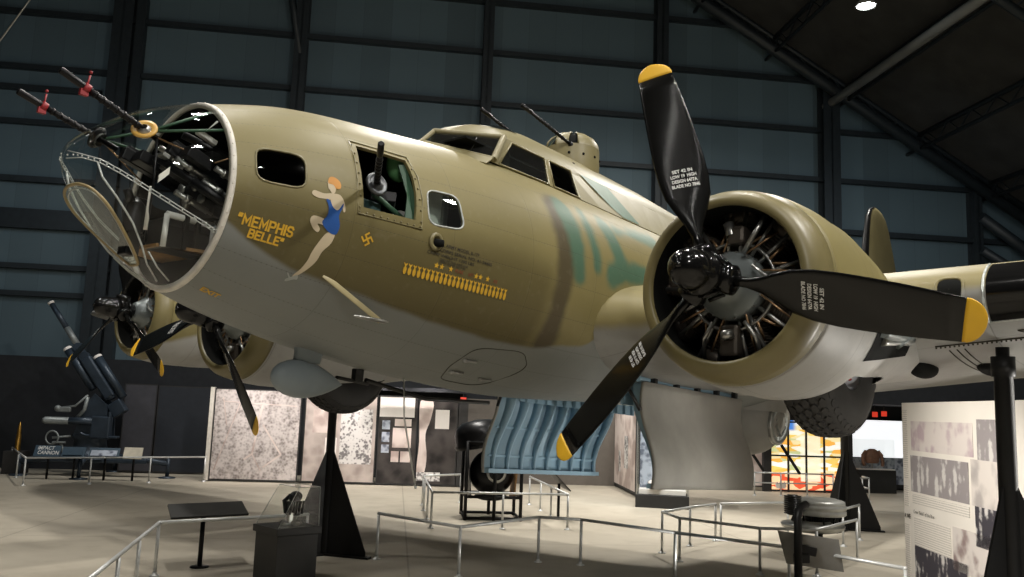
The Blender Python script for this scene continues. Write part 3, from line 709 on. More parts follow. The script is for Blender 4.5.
for sg in (1, -1):
    m_ = lambda p: Vector((p.x, p.y * sg, p.z)); mb = MB()
    mb.quad([m_(BASEC), m_(BASEK), m_(TOPK), m_(TOPC)]); obj('windscreen_pane', mb, M['wglass'], CK)
    for w, nm in ((W1, 'side_window'), (W2, 'sliding_window')):
        mb = MB(); mb.quad([side_pt(x, s, sg) + Vector((0, sg * .006, 0)) for x, s in w]) 
        mb.tube([side_pt(x, s, sg) for x, s in w + w[:1]], .012, 6, 1); obj(nm, mb, [M['dglass'] if nm == 'sliding_window' else M['wglass'], M['cockpit']], CK)
mb = MB()
def roof_pt(x, y): return Vector((x, y, 1.30 + (zroof(x) - 1.30) * (1 - abs(y / .5) ** 2.6) + .008))
mb.loft([[roof_pt(lerp(4.48, 4.86, i / 6), lerp(-.34, -.04, k / 6)) for k in range(7)] for i in range(7)], closed=False, caps=False); obj('roof_window', mb, M['dglass'], CK)
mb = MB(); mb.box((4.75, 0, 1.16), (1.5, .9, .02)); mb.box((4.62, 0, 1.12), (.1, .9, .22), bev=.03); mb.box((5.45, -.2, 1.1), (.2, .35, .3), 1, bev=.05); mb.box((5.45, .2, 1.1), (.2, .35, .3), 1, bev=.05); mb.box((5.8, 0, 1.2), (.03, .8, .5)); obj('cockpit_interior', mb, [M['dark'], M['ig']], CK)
mb = MB()
for y_ in (-.18, -.38): mb.tube([(3.93 + .55 * abs(y_), y_, 1.135 - .2 * abs(y_)), (3.99 + .55 * abs(y_), y_ - .02, 1.22)], .007, 6); mb.sphere((3.92 + .55 * abs(y_), y_, 1.135 - .2 * abs(y_)), .016, 0, 8, 6)
obj('windscreen_wiper', mb, M['black'], CK)
# green spray across the spine
mb = MB(); 
def sp(x, s): 
    p = side_pt(x, s, 1); return p + Vector((0, -.004, .002))
gp = [(5.78, .98), (6.35, .98), (6.75, .03), (6.42, .03), (6.25, .2)]
mb.add([sp(*q) for q in gp], [[0, 1, 2, 3, 4]], 0, False); obj('green_paint_patch', mb, mat('sprayed_green', GREEN, .45), CK)

# ---- top turret
tc_ = Vector((6.30, 0, 1.6)); mb = MB()
mb.lathe([(-.12, .325), (.0, .33), (.08, .325), (.2, .32)], tc_, (0, 0, 1), 32)
DP = [(.2, .32), (.27, .305), (.33, .26), (.375, .19), (.40, .10), (.405, .0)]
mb.lathe(DP, tc_, (0, 0, 1), 20, 0, R(138), R(300)); mb.lathe(DP, tc_, (0, 0, 1), 6, 0, R(88), R(116))
TT = obj('top_turret', mb, M['cockpit'], AC)
mb = MB(); DG = [(t, r - .006) for t, r in DP]; mb.lathe(DG, tc_, (0, 0, 1), 14, 0, R(300), R(448)); obj('turret_glass', mb, M['wglass'], TT)
mb = MB(); mb.lathe([(t, r - .05) for t, r in [(.02, .30)] + DP[:-1]], tc_, (0, 0, 1), 20); obj('turret_dark_shell', mb, M['dark'], TT)  # dark shell inside the dome, behind the slot and glass
mb = MB()
for a in (R(300), R(340), R(375), R(410), R(448), R(116), R(138)): mb.tube([tc_ + Vector((-r * sin(a), r * cos(a), t)) for t, r in DP[:-1]], .010, 6)
obj('turret_frame', mb, M['cockpit'], TT)
for yy in (-.24, .26):
    mb = MB(); a = tc_ + Vector((-.16 - .26 * yy, yy * .97 + .03, .12)); dd = Vector((-.88, .24, .345)).normalized(); mb.tube([a, a + dd * .95], .019, 10); mb.tube([a + dd * .8, a + dd * .96], .024, 10)
    for k in range(9): mb.tube([a + dd * (.3 + .05 * k), a + dd * (.318 + .05 * k)], .024, 10)
    mb.tube([a, a + dd * .2], .034, 10); obj('gun_barrel', mb, M['gun'], TT)
for a in (-150, -120, -90, -60): mb = MB(); mb.sphere(tc_ + Vector((.325 * cos(R(a)), .325 * sin(R(a)), .08)), .016, 0, 8, 6); obj('vent_hole', mb, M['dark'], TT)

# ---- wings
def airfoil(n=26):
    """closed loop of (t 0..1 chord, half thickness sign): NACA 4-digit like, starts at trailing edge top"""
    pts = []
    for i in range(n + 1):
        t = 1 - i / n; xx = (1 - cos(pi * t)) / 2; pts.append((xx, 1))
    for i in range(1, n):
        t = i / n; xx = (1 - cos(pi * t)) / 2; pts.append((xx, -1))
    return pts
AF = airfoil()
def th4(x): return 5 * (.2969 * sqrt(max(x, 0)) - .126 * x - .3516 * x * x + .2843 * x ** 3 - .1036 * x ** 4)
def wing_sec(y, le, chord, zle, tk, inc=3.0, camber=.02):
    out = []
    for t, s in AF:
        z = s * th4(t) * tk * chord + camber * chord * 4 * t * (1 - t) * .6 ; x = t * chord
        a = R(inc); out.append(Vector((le + x * cos(a) + z * sin(a), y, zle + .02 + z * cos(a) - x * sin(a) * .75)))
    return out
def zle(y): return -.20 + .085 * (abs(y) - 4.4)
WS = [(.55, 5.10, 6.4, -.40, .165), (1.0, 5.30, 6.0, -.375, .17), (1.25, 5.45, 5.75, -.365, .175), (1.6, 5.56, 5.6, -.37, .18), (2.2, 5.68, 5.4, zle(2.2), .18), (4.4, 6.04, 4.72, zle(4.4), .172), (7.0, 6.42, 4.05, zle(7), .16), (11., 7.0, 3.1, zle(11), .14), (14.6, 7.52, 2.2, zle(14.6), .12), (15.5, 7.9, 1.4, zle(15.5), .11), (15.8, 8.3, .6, zle(15.8), .1)]
WINGS = {}
for sg in (-1, 1):
    mb = MB(); mb.loft([wing_sec(sg * y, le, c, z, tk) for y, le, c, z, tk in WS]); WINGS[sg] = obj('wing', mb, M['wing'], AC)
def wpt(y, t, s, off=0.):
    """point on the port wing surface; t chord fraction, s +1 upper / -1 lower"""
    for a, b in zip(WS, WS[1:]):
        if a[0] <= abs(y) <= b[0]:
            f = (abs(y) - a[0]) / (b[0] - a[0]); le, c, z, tk = [lerp(a[k], b[k], f) for k in (1, 2, 3, 4)]
            zz = s * (th4(t) * tk * c + off) + .02 * c * 4 * t * (1 - t) * .6; x = t * c - (off if t < .01 else 0); an = R(3.0)
            return Vector((le + x * cos(an) + zz * sin(an), y, z + .02 + zz * cos(an) - x * sin(an) * .75))
def wing_strip(ya, yb, seq, off, ny=6):
    rows = [[wpt(lerp(ya, yb, i / ny), t, s, off) for t, s in seq] for i in range(ny + 1)]
    mb = MB(); mb.loft(rows, closed=False, caps=False); return mb
for sg in (-1, 1):
    seq = [(.06, 1), (.04, 1), (.025, 1), (.012, 1), (.004, 1), (0, 1), (.004, -1), (.012, -1), (.022, -1), (.033, -1), (.045, -1)]
    mb = wing_strip(sg * 4.40, sg * 5.55, seq, .006); obj('landing_light_window', mb, M['gloss'], WINGS[sg])
    mb = MB(); mb.tube([wpt(sg * 4.38, t, s, .006) for t, s in seq], .012, 6); mb.tube([wpt(sg * lerp(4.38, 5.57, k / 6), .047, -1, .004) for k in range(7)], .012, 6); mb.tube([wpt(sg * 5.57, t, s, .006) for t, s in seq], .012, 6); obj('light_window_frame', mb, M['acr'], WINGS[sg])
    # intake: a rounded dark patch on the leading edge, painted as the duct's shade
    mb = MB(); cy = sg * 4.14; pc = wpt(cy, .0, 1, 0)
    ring = rounded([(-.10, .10), (.10, .10), (.10, -.11), (-.10, -.11)], .35, 4)
    def le_pt(dy, dz, off): # drop onto the nose of the wing section
        best = None
        for i in range(200):
            t = .12 * (i / 199) ** 2
            for s in (1, -1):
                p = wpt(cy + dy, t, s, off); e = abs(p.z - (pc.z + .03 + dz))
                if best is None or e < best[0]: best = (e, p)
        return best[1]
    rr = [le_pt(dy, dz, .004) for dy, dz in ring]; cen = Vector((pc.x + .25, cy, pc.z - .05))
    mb.loft([[le_pt(dy * q, dz * q, .006) for dy, dz in ring] for q in (1., .8, .6, .4, .2, .02)], caps=False)
    obj('air_intake', mb, M['dark'], WINGS[sg])
    mb = MB(); mb.tube(rr + rr[:2], .014, 8, cap=False); obj('intake_lip', mb, M['wing'], WINGS[sg])
    # underside: access panel outline, hinge line, exhaust scoop
    mb = MB(); mb.tube([wpt(sg * lerp(3.9, 8, k / 10), .12, -1, .003) for k in range(11)], .008, 5)
    for k in range(60): mb.sphere(wpt(sg * lerp(3.9, 6, k / 59), .128, -1, .004), .009, 0, 6, 4)
    pts = [wpt(sg * y, t, -1, .003) for y, t in ((4.62, .10), (4.55, .085), (5.6, .085))]; mb.tube(pts, .006, 5)
    for yy in (3.98, 4.04, 4.1): mb.tube([wpt(sg * yy, lerp(.15, .5, k / 8), -1, .002) for k in range(9)], .006, 5)
    obj('underside_seams', mb, M['decal_k'], WINGS[sg])
    for yy, tt, sc in ((3.62, .27, (.30, .12, .10)), (4.12, .36, (.34, .12, .08))): mb = MB(); mb.sphere(wpt(sg * yy, tt, -1, 0), 1, 0, 20, 12, sc); obj('exhaust_scoop', mb, M['dark'], WINGS[sg])
# tail surfaces
mb = MB()
for sg in (-1, 1): mb.loft([[Vector((le + t * c, sg * y, .95 + s * th4(t) * tk * c)) for t, s in AF] for y, le, c, tk in ((.1, 17.6, 2.9, .1), (3, 18.0, 2.3, .1), (6., 18.5, 1.5, .1), (6.5, 18.9, .7, .1))])
obj('tailplane', mb, M['wing'], AC)
mb = MB(); mb.loft([[Vector((le + t * c, s * th4(t) * tk * c, z)) for t, s in AF] for z, le, c, tk in ((.6, 13.0, 7.2, .04), (1.2, 15.1, 5.0, .06), (1.8, 16.3, 3.7, .09), (2.6, 16.88, 2.6, .1), (3.3, 17.05, 2.0, .1), (3.75, 17.2, 1.55, .1), (3.95, 17.38, 1.15, .1), (4.05, 17.65, .6, .1))]); FIN = obj('tail_fin', mb, M['cockpit'], AC)
mb = MB(); mb.loft([[Vector((le - .012 + t * c, s * (th4(t) * tk * c + .012), z)) for t, s in ((.05, 1), (.025, 1), (.01, 1), (.003, 1), (0, 1), (.003, -1), (.01, -1), (.025, -1), (.05, -1))] for z, le, c, tk in ((1.8, 16.3, 3.7, .09), (2.6, 16.88, 2.6, .1), (3.3, 17.05, 2.0, .1), (3.75, 17.2, 1.55, .1), (3.95, 17.38, 1.15, .1), (4.06, 17.65, .6, .1))], closed=False, caps=False); obj('deicer_boot', mb, M['black'], FIN)

# ---- engines, cowls, nacelles and propellers
HUBS = [(3.73, -3.126, -.43, 107.47, 'inboard'), (3.73, 3.126, -.43, 72.86, 'inboard'), (4.55, 6.986, -.063, 87.64, 'outboard'), (4.55, -6.986, -.063, 40., 'outboard')]
def blade_mesh(base_ang, hub):
    hx, hy, hz = hub; mb = MB(); a = R(base_ang); rd = Vector((0, -cos(a), sin(a))); td = Vector((0, sin(a), cos(a))); ax = Vector((-1, 0, 0)); H = Vector(hub)
    st = [(.13, .075, .075, 52), (.30, .075, .072, 50), (.40, .14, .062, 47), (.50, .24, .05, 43), (.62, .335, .04, 39), (.76, .37, .034, 35), (.92, .37, .029, 31.5), (1.08, .355, .025, 28.5), (1.24, .335, .021, 26), (1.4, .31, .017, 24), (1.54, .285, .013, 22)]
    def sec(r, c, tk, be, n=20):
        b = R(be); cd = td * cos(b) + ax * sin(b); nd = ax * cos(b) - td * sin(b); out = []
        rnd = clamp(1 - (r - .3) / .3)
        for k in range(n):
            q = 2 * pi * k / n; u = cos(q); v = sin(q)
            fl = v * (1 if v > 0 else .25 + .75 * rnd)       # cambered front face, nearly flat back
            out.append(H + rd * r + cd * (u * c / 2 - .055 * max(0, c - .08)) + nd * (fl * tk / 2 * (1.3 if rnd < .5 else 1)))
        return out
    body = [sec(*s) for s in st] + [sec(1.645, .262, .012, 20.5)]
    mb.loft(body, mi=0, caps=True)
    tips = [sec(1.645, .262, .0122, 20.5)] + [sec(1.645 + .12 * sin(R(k)), .262 * cos(R(k)) + .004, .0115, 20.5) for k in (12, 25, 38, 50, 62, 72, 80, 86)]
    mb.loft(tips, mi=1, caps=True)
    # stencil block on the front face
    lines = ['BLADE NO 7846', 'DESIGN 6477A', 'LOW 19  HIGH', 'SET 42 IN']
    for li, tx in enumerate(lines):
        vs, fs = text_mesh(tx, .036, .0012); w = max(v.x for v in vs)
        out = []
        for v in vs:
            r = .69 + li * .040 + v.y; cc = (v.x - w / 2) * (.8 if li < 3 else 1.); s_ = None
            for p, q in zip(st, st[1:]):
                if p[0] <= r <= q[0]: f = (r - p[0]) / (q[0] - p[0]); s_ = [lerp(p[k], q[k], f) for k in range(4)]
            _, c, tk, be = s_; b = R(be); cd = td * cos(b) + ax * sin(b); nd = ax * cos(b) - td * sin(b)
            u = clamp(cc / (c / 2), -1, 1); h = tk / 2 * 1.3 * sqrt(1 - u * u)
            out.append(H + rd * r + cd * (-cc - .055 * max(0, c - .08)) + nd * (h + .003))
        mb.add(out, fs, 2, False)
    return mb
def cyl_mesh(hub, ang):
    hx, hy, hz = hub; a = R(ang); rd = Vector((0, -cos(a), sin(a))); o = Vector((hx + .56, hy, hz)); mb = MB(); pr = [(.22, .07)]
    for k in range(11): t = .25 + .022 * k; pr += [(t, .112), (t + .008, .112), (t + .009, .09), (t + .021, .09)]
    pr += [(.50, .115), (.56, .11), (.62, .075), (.63, 0)]
    mb.lathe(pr, o, rd, 16); tdv = Vector((0, sin(a), cos(a)))
    for s_ in (-1, 1):      # rocker boxes and push rods
        mb.box(o + rd * .575 + tdv * s_ * .075 + Vector((-.05, 0, 0)), (.14, .07, .07), rot=Matrix((Vector((1, 0, 0)), tdv, rd)).transposed(), bev=.015)
        mb.tube([o + rd * .20 + tdv * s_ * .035 + Vector((-.15, 0, 0)), o + rd * .56 + tdv * s_ * .08 + Vector((-.13, 0, 0))], .015, 8, 1)
    mb.tube([o + rd * .25 + Vector((-.22, 0, 0)) + tdv * .05, o + rd * .4 + Vector((-.17, 0, 0)) + tdv * .02, o + rd * .5 + Vector((-.13, 0, 0))], .008, 6, 2)
    return mb
for hx, hy, hz, a0, kind in HUBS:
    hub = (hx, hy, hz); H = Vector(hub); main = (kind == 'inboard' and hy < 0)
    # nacelle
    mb = MB()
    if kind == 'inboard': prof = [(1.0, 0, .748, .748), (1.25, 0, .755, .755), (1.75, -.01, .695, .73), (2.3, -.025, .595, .69), (2.9, -.035, .465, .64), (3.6, -.065, .335, .55), (4.4, -.08, .22, .43), (5.3, -.08, .12, .26), (5.9, -.06, .03, .08)]
    else: prof = [(1.0, 0, .748, .748), (1.25, 0, .745, .745), (1.75, -.03, .68, .69), (2.3, -.06, .58, .62), (2.9, -.08, .47, .52), (3.6, -.08, .34, .40), (4.3, -.05, .18, .24), (4.8, 0, .03, .06)]
    fine = []
    for a, b in zip(prof, prof[1:]): fine += [tuple(lerp(p, q, k / 14) for p, q in zip(a, b)) for k in range(14)]
    fine.append(prof[-1]); n = 160; mb.loft([[Vector((hx + dx, hy + ry * cos(2 * pi * k / n), hz + dz + rz * sin(2 * pi * k / n))) for k in range(n)] for dx, dz, rz, ry in fine], caps=False)
    if kind == 'inboard':      # wheel well: leave the skin out round the outboard side of the tyre
        keep = []
        for f in mb.f:
            c = sum((Vector(mb.v[i]) for i in f), Vector()) / len(f); ob = (c.y - hy) * (1 if hy > 0 else -1)
            keep.append(not (5.2 < c.x < 6.2 and -.32 < ob < .60 and c.z < -.93 + .10 * (c.x - 5.7)))
        mb.f = [f for f, k in zip(mb.f, keep) if k]; mb.mi = [0] * len(mb.f); mb.sm = [True] * len(mb.f)
    NA = obj('engine_nacelle', mb, M['nacelle'], AC)
    # cowl
    mb = MB(); mb.lathe([(.44, .722), (.36, .708), (.29, .69), (.24, .66), (.215, .63), (.205, .60), (.208, .585), (.216, .574), (.228, .568), (.234, .566)], H, (1, 0, 0), 64)
    mb.lathe([(.44, .722), (.44, .68)], H, (1, 0, 0), 64)
    CW = obj('engine_cowl', mb, M['cowl'], AC)
    mb = MB(); mb.lathe([(1.02, .752), (.8, .755), (.62, .745), (.5, .732), (.442, .723), (.44, .715)], H, (1, 0, 0), 64); obj('cowl_panel', mb, M['nacelle'], CW)
    mb = MB(); mb.lathe([(.232, .567), (.26, .564), (.45, .57), (.7, .59), (.98, .61)], H, (1, 0, 0), 64); obj('cowl_lining', mb, M['dark'], CW)
    # engine
    mb = MB(); mb.lathe([(.95, .58), (.93, .60), (.90, .0)], H, (1, 0, 0), 40, 1)
    mb.lathe([(.17, .0), (.175, .10), (.2, .14), (.26, .17), (.31, .20), (.34, .232), (.355, .25), (.43, .255), (.44, .235), (.50, .23), (.75, .23)], H, (1, 0, 0), 36, 0)
    for k in range(18):
        a = 2 * pi * k / 18; mb.tube([H + Vector((.345, .244 * cos(a), .244 * sin(a))), H + Vector((.365, .244 * cos(a), .244 * sin(a)))], .011, 6, 2)
    mb.lathe([(.40, .31), (.38, .325), (.40, .34), (.42, .325), (.40, .31)], H, (1, 0, 0), 36, 2, R(-150), R(150))
    for k in range(9):
        a = R(90 + 40 * k + 20)
        for j in (-.06, .05): mb.tube([H + Vector((.39, -.33 * cos(a + j), .33 * sin(a + j))), H + Vector((.44, -.42 * cos(a + j * 2.5), .42 * sin(a + j * 2.5))), H + Vector((.56, -.50 * cos(a + j * 5), .50 * sin(a + j * 5)))], .010, 7, 3)
    # governor housing, sump with its pale label, oil lines
    mb.box(H + Vector((.42, 0, -.40)), (.16, .15, .24), 1, bev=.03); mb.lathe([(0, .0), (.01, .045), (.06, .05), (.075, .02)], H + Vector((.31, .0, -.33)), (0, -.2, -1), 12, 2)
    mb.box(H + Vector((.40, -.04, .37)), (.14, .14, .14), 1, bev=.03); mb.lathe([(0, .04), (.1, .04), (.11, .02)], H + Vector((.36, .0, .37)), (0, .3, 1), 12, 2)
    for sg in (-1, 1): mb.tube([H + Vector((.34, sg * .12, -.27)), H + Vector((.36, sg * .2, -.38)), H + Vector((.42, sg * .22, -.52))], .017, 8, 2)
    mb.tube([H + Vector((.30, -.12, .22)), H + Vector((.28, -.22, .36)), H + Vector((.34, -.26, .48))], .02, 8, 2); mb.tube([H + Vector((.28, -.2, .12)), H + Vector((.27, -.32, .02)), H + Vector((.33, -.40, -.04))], .016, 8, 2)
    EN = obj('radial_engine', mb, [M['engine'], M['fin'], M['steel'], M['copper']], AC)
    for k in range(9): obj('engine_cylinder', cyl_mesh(hub, 90 + 40 * k), [M['fin'], M['steel'], M['copper']], EN)
    # propeller: hub, dome and three blades
    mb = MB(); mb.lathe([(-.42, .0), (-.416, .035), (-.395, .08), (-.36, .115), (-.31, .136), (-.25, .145), (-.15, .148), (-.145, .155), (-.09, .158), (-.085, .14), (.0, .14), (.08, .13), (.12, .10), (.19, .095)], H, (1, 0, 0), 32)
    mb.lathe([(-.43, .0), (-.428, .022), (-.41, .024)], H, (1, 0, 0), 8)
    for k in range(3):
        a = R(a0 - 120 * k); rd = Vector((0, -cos(a), sin(a))); mb.lathe([(.05, .09), (.13, .095), (.15, .105), (.20, .105), (.21, .09), (.215, .04)], H, rd, 20)
        b = a + R(60); rb = Vector((0, -cos(b), sin(b))); tb = Vector((0, sin(b), cos(b)))
        for s_ in (-.055, .055): mb.lathe([(-.06, .0), (-.06, .016), (.06, .016), (.06, 0)], H + rb * .15 + Vector((s_, 0, 0)), tb, 8)
    PR = obj('propeller', mb, M['gloss'], AC)
    for k in range(3): obj('propeller_blade', blade_mesh(a0 - 120 * k, hub), [M['blade'], M['yellow'], M['decal_w']], PR)
# ---- main wheels, retracted with the tyre showing
def tyre_mat():
    m, nt, b = new_mat('tyre_rubber'); T = NT(nt); tc = node(nt, 'ShaderNodeTexCoord')
    n = T.noise(tc.outputs['Object'], 8); nt.links.new(T.mix(n, (.022, .021, .020), (.036, .034, .031)), b.inputs['Base Color']); b.inputs['Roughness'].default_value = .75
    return m
M['tire'] = tyre_mat()
for sg in (-1, 1):
    c = Vector((5.82, sg * 3.22, -.735)); ax = Vector((0, sg, 0)); mb = MB(); Ro = .71; W = .24
    prof = [(-W * .8, .30), (-W, .42), (-W * 1.02, .52), (-W * .92, .61), (-W * .7, .675), (-W * .35, .70), (0, .708), (W * .35, .70), (W * .7, .675), (W * .92, .61), (W * 1.02, .52), (W, .42), (W * .8, .30)]
    prof = [(w_, r_ * .96) for w_, r_ in prof]; mb.lathe(prof, c, ax, 56)
    # diamond tread blocks
    for k in range(44):
        for j in range(-3, 4):
            a = 2 * pi * (k + .5 * (j % 2)) / 44; w = j * .062; r = .684 - .10 * (abs(j) / 3.3) ** 3 ; hw = .026; ha = .047
            tilt = math.asin(clamp(-j / 3.6 * abs(j / 3.6) * 1.1, -1, 1)); er = Vector((cos(a), 0, sin(a))); et = Vector((-sin(a), 0, cos(a))); ea = ax * 1.0
            ea2 = (ea * cos(tilt) + er * sin(tilt)); en = (er * cos(tilt) - ea * sin(tilt)); p = c + er * r + ea * w * 1.06
            base = [p - et * ha, p - et * ha * .45 + ea2 * hw, p + et * ha * .45 + ea2 * hw, p + et * ha, p + et * ha * .45 - ea2 * hw, p - et * ha * .45 - ea2 * hw]
            mb.prism([q - en * .012 for q in base], en * .022)
    WH = obj('main_wheel', mb, M['tire'], AC)
    mb = MB(); mb.lathe([(W * .8, .31), (W * .84, .33), (W * .8, .30), (W * .45, .28), (W * .38, .2), (W * .55, .09), (W * .7, .06), (W * .72, 0)], c, ax, 30)
    for k in range(8): a = 2 * pi * k / 8; mb.tube([c + ax * W * .42 + Vector((cos(a) * .1, 0, sin(a) * .1)), c + ax * W * .5 + Vector((cos(a) * .26, 0, sin(a) * .26))], .018, 6, 1)
    obj('wheel_hub', mb, [mat('wheel_hub_silver', (.72, .75, .78), .35, .3), M['red']], WH)
    # gear strut and well lining beside the wheel
    mb = MB(); mb.tube([c + ax * .3 + Vector((0, 0, .05)), c + ax * .36 + Vector((-.5, 0, .3))], .06, 12); mb.tube([c + ax * .34, c + ax * .4 + Vector((.5, 0, .15))], .03, 10, 1); mb.box(c + Vector((.15, sg * .42, .32)), (.9, .14, .06), 1, bev=.02)
    obj('gear_strut', mb, [M['steel'], M['dark']], AC)
    # dark sheet on the skin behind the cowl, painted as an open bay's shade, with ducts
    hx, hy, hz = 3.73, sg * 3.126, -.43; mb = MB()
    def nv(dx, a, off): 
        f = clamp((dx - 1.25) / .5); rz = lerp(.755, .695, f); ry = lerp(.755, .73, f); dz = lerp(0, -.01, f)
        if dx > 1.75: f = clamp((dx - 1.75) / .55); rz = lerp(.695, .595, f); ry = lerp(.73, .69, f); dz = lerp(-.01, -.025, f)
        if dx > 2.3: f = clamp((dx - 2.3) / .6); rz = lerp(.595, .465, f); ry = lerp(.69, .64, f); dz = lerp(-.025, -.035, f)
        return Vector((hx + dx, hy + sg * (ry + off) * cos(a), hz + dz + (rz + off) * sin(a)))
    xs = [1.36 + .1 * i for i in range(12)]
    mb.loft([[nv(x, R(lerp(-36 + 10 * (x - 1.36), -5, k / 5)), .004) for k in range(6)] for x in xs], closed=False, caps=False)
    mb.tube([nv(x, R(-15 + 4 * (x - 1.36)), .0) for x in xs[1:-1]], .06, 10, 1); mb.tube([nv(x, R(-23 + 10 * (x - 1.36)), .0) for x in xs[2:-2]], .035, 10, 2)
    mb.tube([nv(2.0, R(-20), .01), nv(2.1, R(-12), .05), nv(2.2, R(-8), .0)], .03, 8, 1)
    obj('exhaust_bay', mb, [M['dark'], M['engine'], M['steel']], AC)
# ---- bomb doors hanging open and the bay above them
def door_curve(s):      # s 0 hinge .. 1 free edge : (outward, down)
    return (.02 + .16 * s - .05 * sin(2 * pi * s), -.91 - 1.12 * s)
for sg in (-1, 1):
    y0 = 1.02; mb = MB(); n = 16; x0, x1 = 6.45, 8.86
    cur = [door_curve(k / n) for k in range(n + 1)]
    outer = [[Vector((x, sg * (y0 + a), z)) for a, z in cur] for x in (x0, x1)]; inner = [[Vector((x, sg * (y0 + a - .05), z)) for a, z in cur] for x in (x0, x1)]
    mb.loft(outer, closed=False, caps=False, mi=0); mb.loft(inner, closed=False, caps=False, mi=1)
    for i in (0, 1): mb.loft([outer[i], inner[i]], closed=False, caps=False, mi=0)
    mb.add([outer[0][0], outer[1][0], inner[1][0], inner[0][0], outer[0][-1], outer[1][-1], inner[1][-1], inner[0][-1]], [(0, 1, 2, 3), (4, 5, 6, 7)], 1, False)
    DR = obj('bomb_bay_door', mb, [M['doorgrey'], M['bluegrey']], AC)
    for k in range(9):       # formers on the inner face
        x = lerp(x0 + .12, x1 - .1, k / 8); mb = MB(); a_ = [Vector((x, sg * (y0 + a - .05), z)) for a, z in cur]; b_ = [Vector((x, sg * (y0 + a - .05 - .17 * (1 - .75 * j / n)), z)) for j, (a, z) in enumerate(cur)]
        mb.loft([a_, b_], closed=False, caps=False); r_ = obj('door_rib', mb, M['bluegrey'], DR); md = r_.modifiers.new('web', 'SOLIDIFY'); md.thickness = .022; md.offset = 0
    mb = MB()
    for s in (.55, .82): j = int(s * n); a, z = cur[j]; mb.box(((x0 + x1) / 2, sg * (y0 + a - .06), z), (x1 - x0 - .1, .02, .025))
    a, z = cur[0]; mb.tube([(x0, sg * (y0 + a - .1), z + .03), (x1, sg * (y0 + a - .1), z + .03)], .035, 8); a, z = cur[-1]; mb.box(((x0 + x1) / 2, sg * (y0 + a - .07), z + .03), (x1 - x0 - .02, .07, .05)); obj('door_stringer', mb, M['bluegrey'], DR)
    for k in range(5): mb = MB(); mb.box((lerp(x0 + .25, x1 - .15, k / 4), sg * (y0 - .02), -.86), (.07, .06, .14), bev=.01); obj('door_hinge', mb, M['black'], DR)
    for xa, ya, xb in ((x0 - .1, .8, x0 - .02), (x1 + .1, .7, x1 + .02)): mb = MB(); mb.tube([(xa, sg * ya, -.85), (xb, sg * 1.0, -1.22)], .02, 8); obj('door_strut', mb, M['black'], DR)
mb = MB()
for sg in (-1, 1):
    mb.box((7.8, sg * .72, -.98), (2.6, .03, .35))
    for k in range(13): mb.box((6.6 + .2 * k, sg * .695, -.98), (.03, .06, .35))
mb.box((7.8, 0, -.82), (2.6, 1.4, .03)); obj('bomb_bay_framing', mb, M['bluegrey'], AC)
# ---- ball turret under the belly
bc = Vector((11.35, 0, -1.02)); mb = MB(); mb.sphere(bc, .56, 0, 32, 20); mb.lathe([(0, .60), (.3, .62), (.45, .6)], bc + Vector((0, 0, .1)), (0, 0, 1), 32)
BT = obj('ball_turret', mb, M['doorgrey'], AC)
mb = MB(); wd = Vector((-.15, -.75, -.55)).normalized(); wd = Vector((-.05, -1, -.12)).normalized(); wc = bc + wd * .47
mb.lathe([(0, .33), (.05, .335), (.07, .29), (.055, .27), (.05, .26), (.03, .0)], wc + Vector((.03, 0, 0)), wd, 28, 0); mb.lathe([(.052, .0), (.05, .26)], wc + Vector((.03, 0, 0)), wd, 28, 1)  # pale disc stands in for the reflection and bright metal in the window
for k in range(4): a = R(45 + 90 * k); mb.box(wc + Vector((.03, 0, 0)) + wd * .06 + Vector((cos(a) * .15, 0, sin(a) * .15)), (.03, .02, .2), 0, rot=Matrix.Rotation(-a, 3, 'Y'))
obj('turret_window', mb, [M['steel'], M['acr']], BT)
for sg in (-1, 1):
    mb = MB(); a = bc + Vector((.1, sg * .3, -.1)); dd = Vector((.6, -.2, -.62)).normalized(); mb.tube([a + dd * .4, a + dd * 1.0], .025, 8); obj('gun_barrel', mb, M['gun'], BT)
# ------------------------------------------------------------------ the hall
E_ = Vector((cos(R(-43)), sin(R(-43)), 0)); N_ = Vector((-E_.y, E_.x, 0)); O_ = Vector((-1.707, -5.866, 0))
def W(s, D, z=0.): return O_ + E_ * s + N_ * D + Vector((0, 0, z))      # s along the end wall, D out from its datum, z up
ROTW = Matrix((E_, N_, Vector((0, 0, 1)))).transposed(); ANG = R(-43)
def wbox(mb, s0, s1, D0, D1, z0, z1, mi=0, bev=0): mb.box(W((s0 + s1) / 2, (D0 + D1) / 2, (z0 + z1) / 2), (abs(s1 - s0), abs(D1 - D0), abs(z1 - z0)), mi, ROTW, bev)
def struct(name, mb, m, fix=True):
    o = obj(name, mb, m, fix=fix); o['kind'] = 'structure'; return o
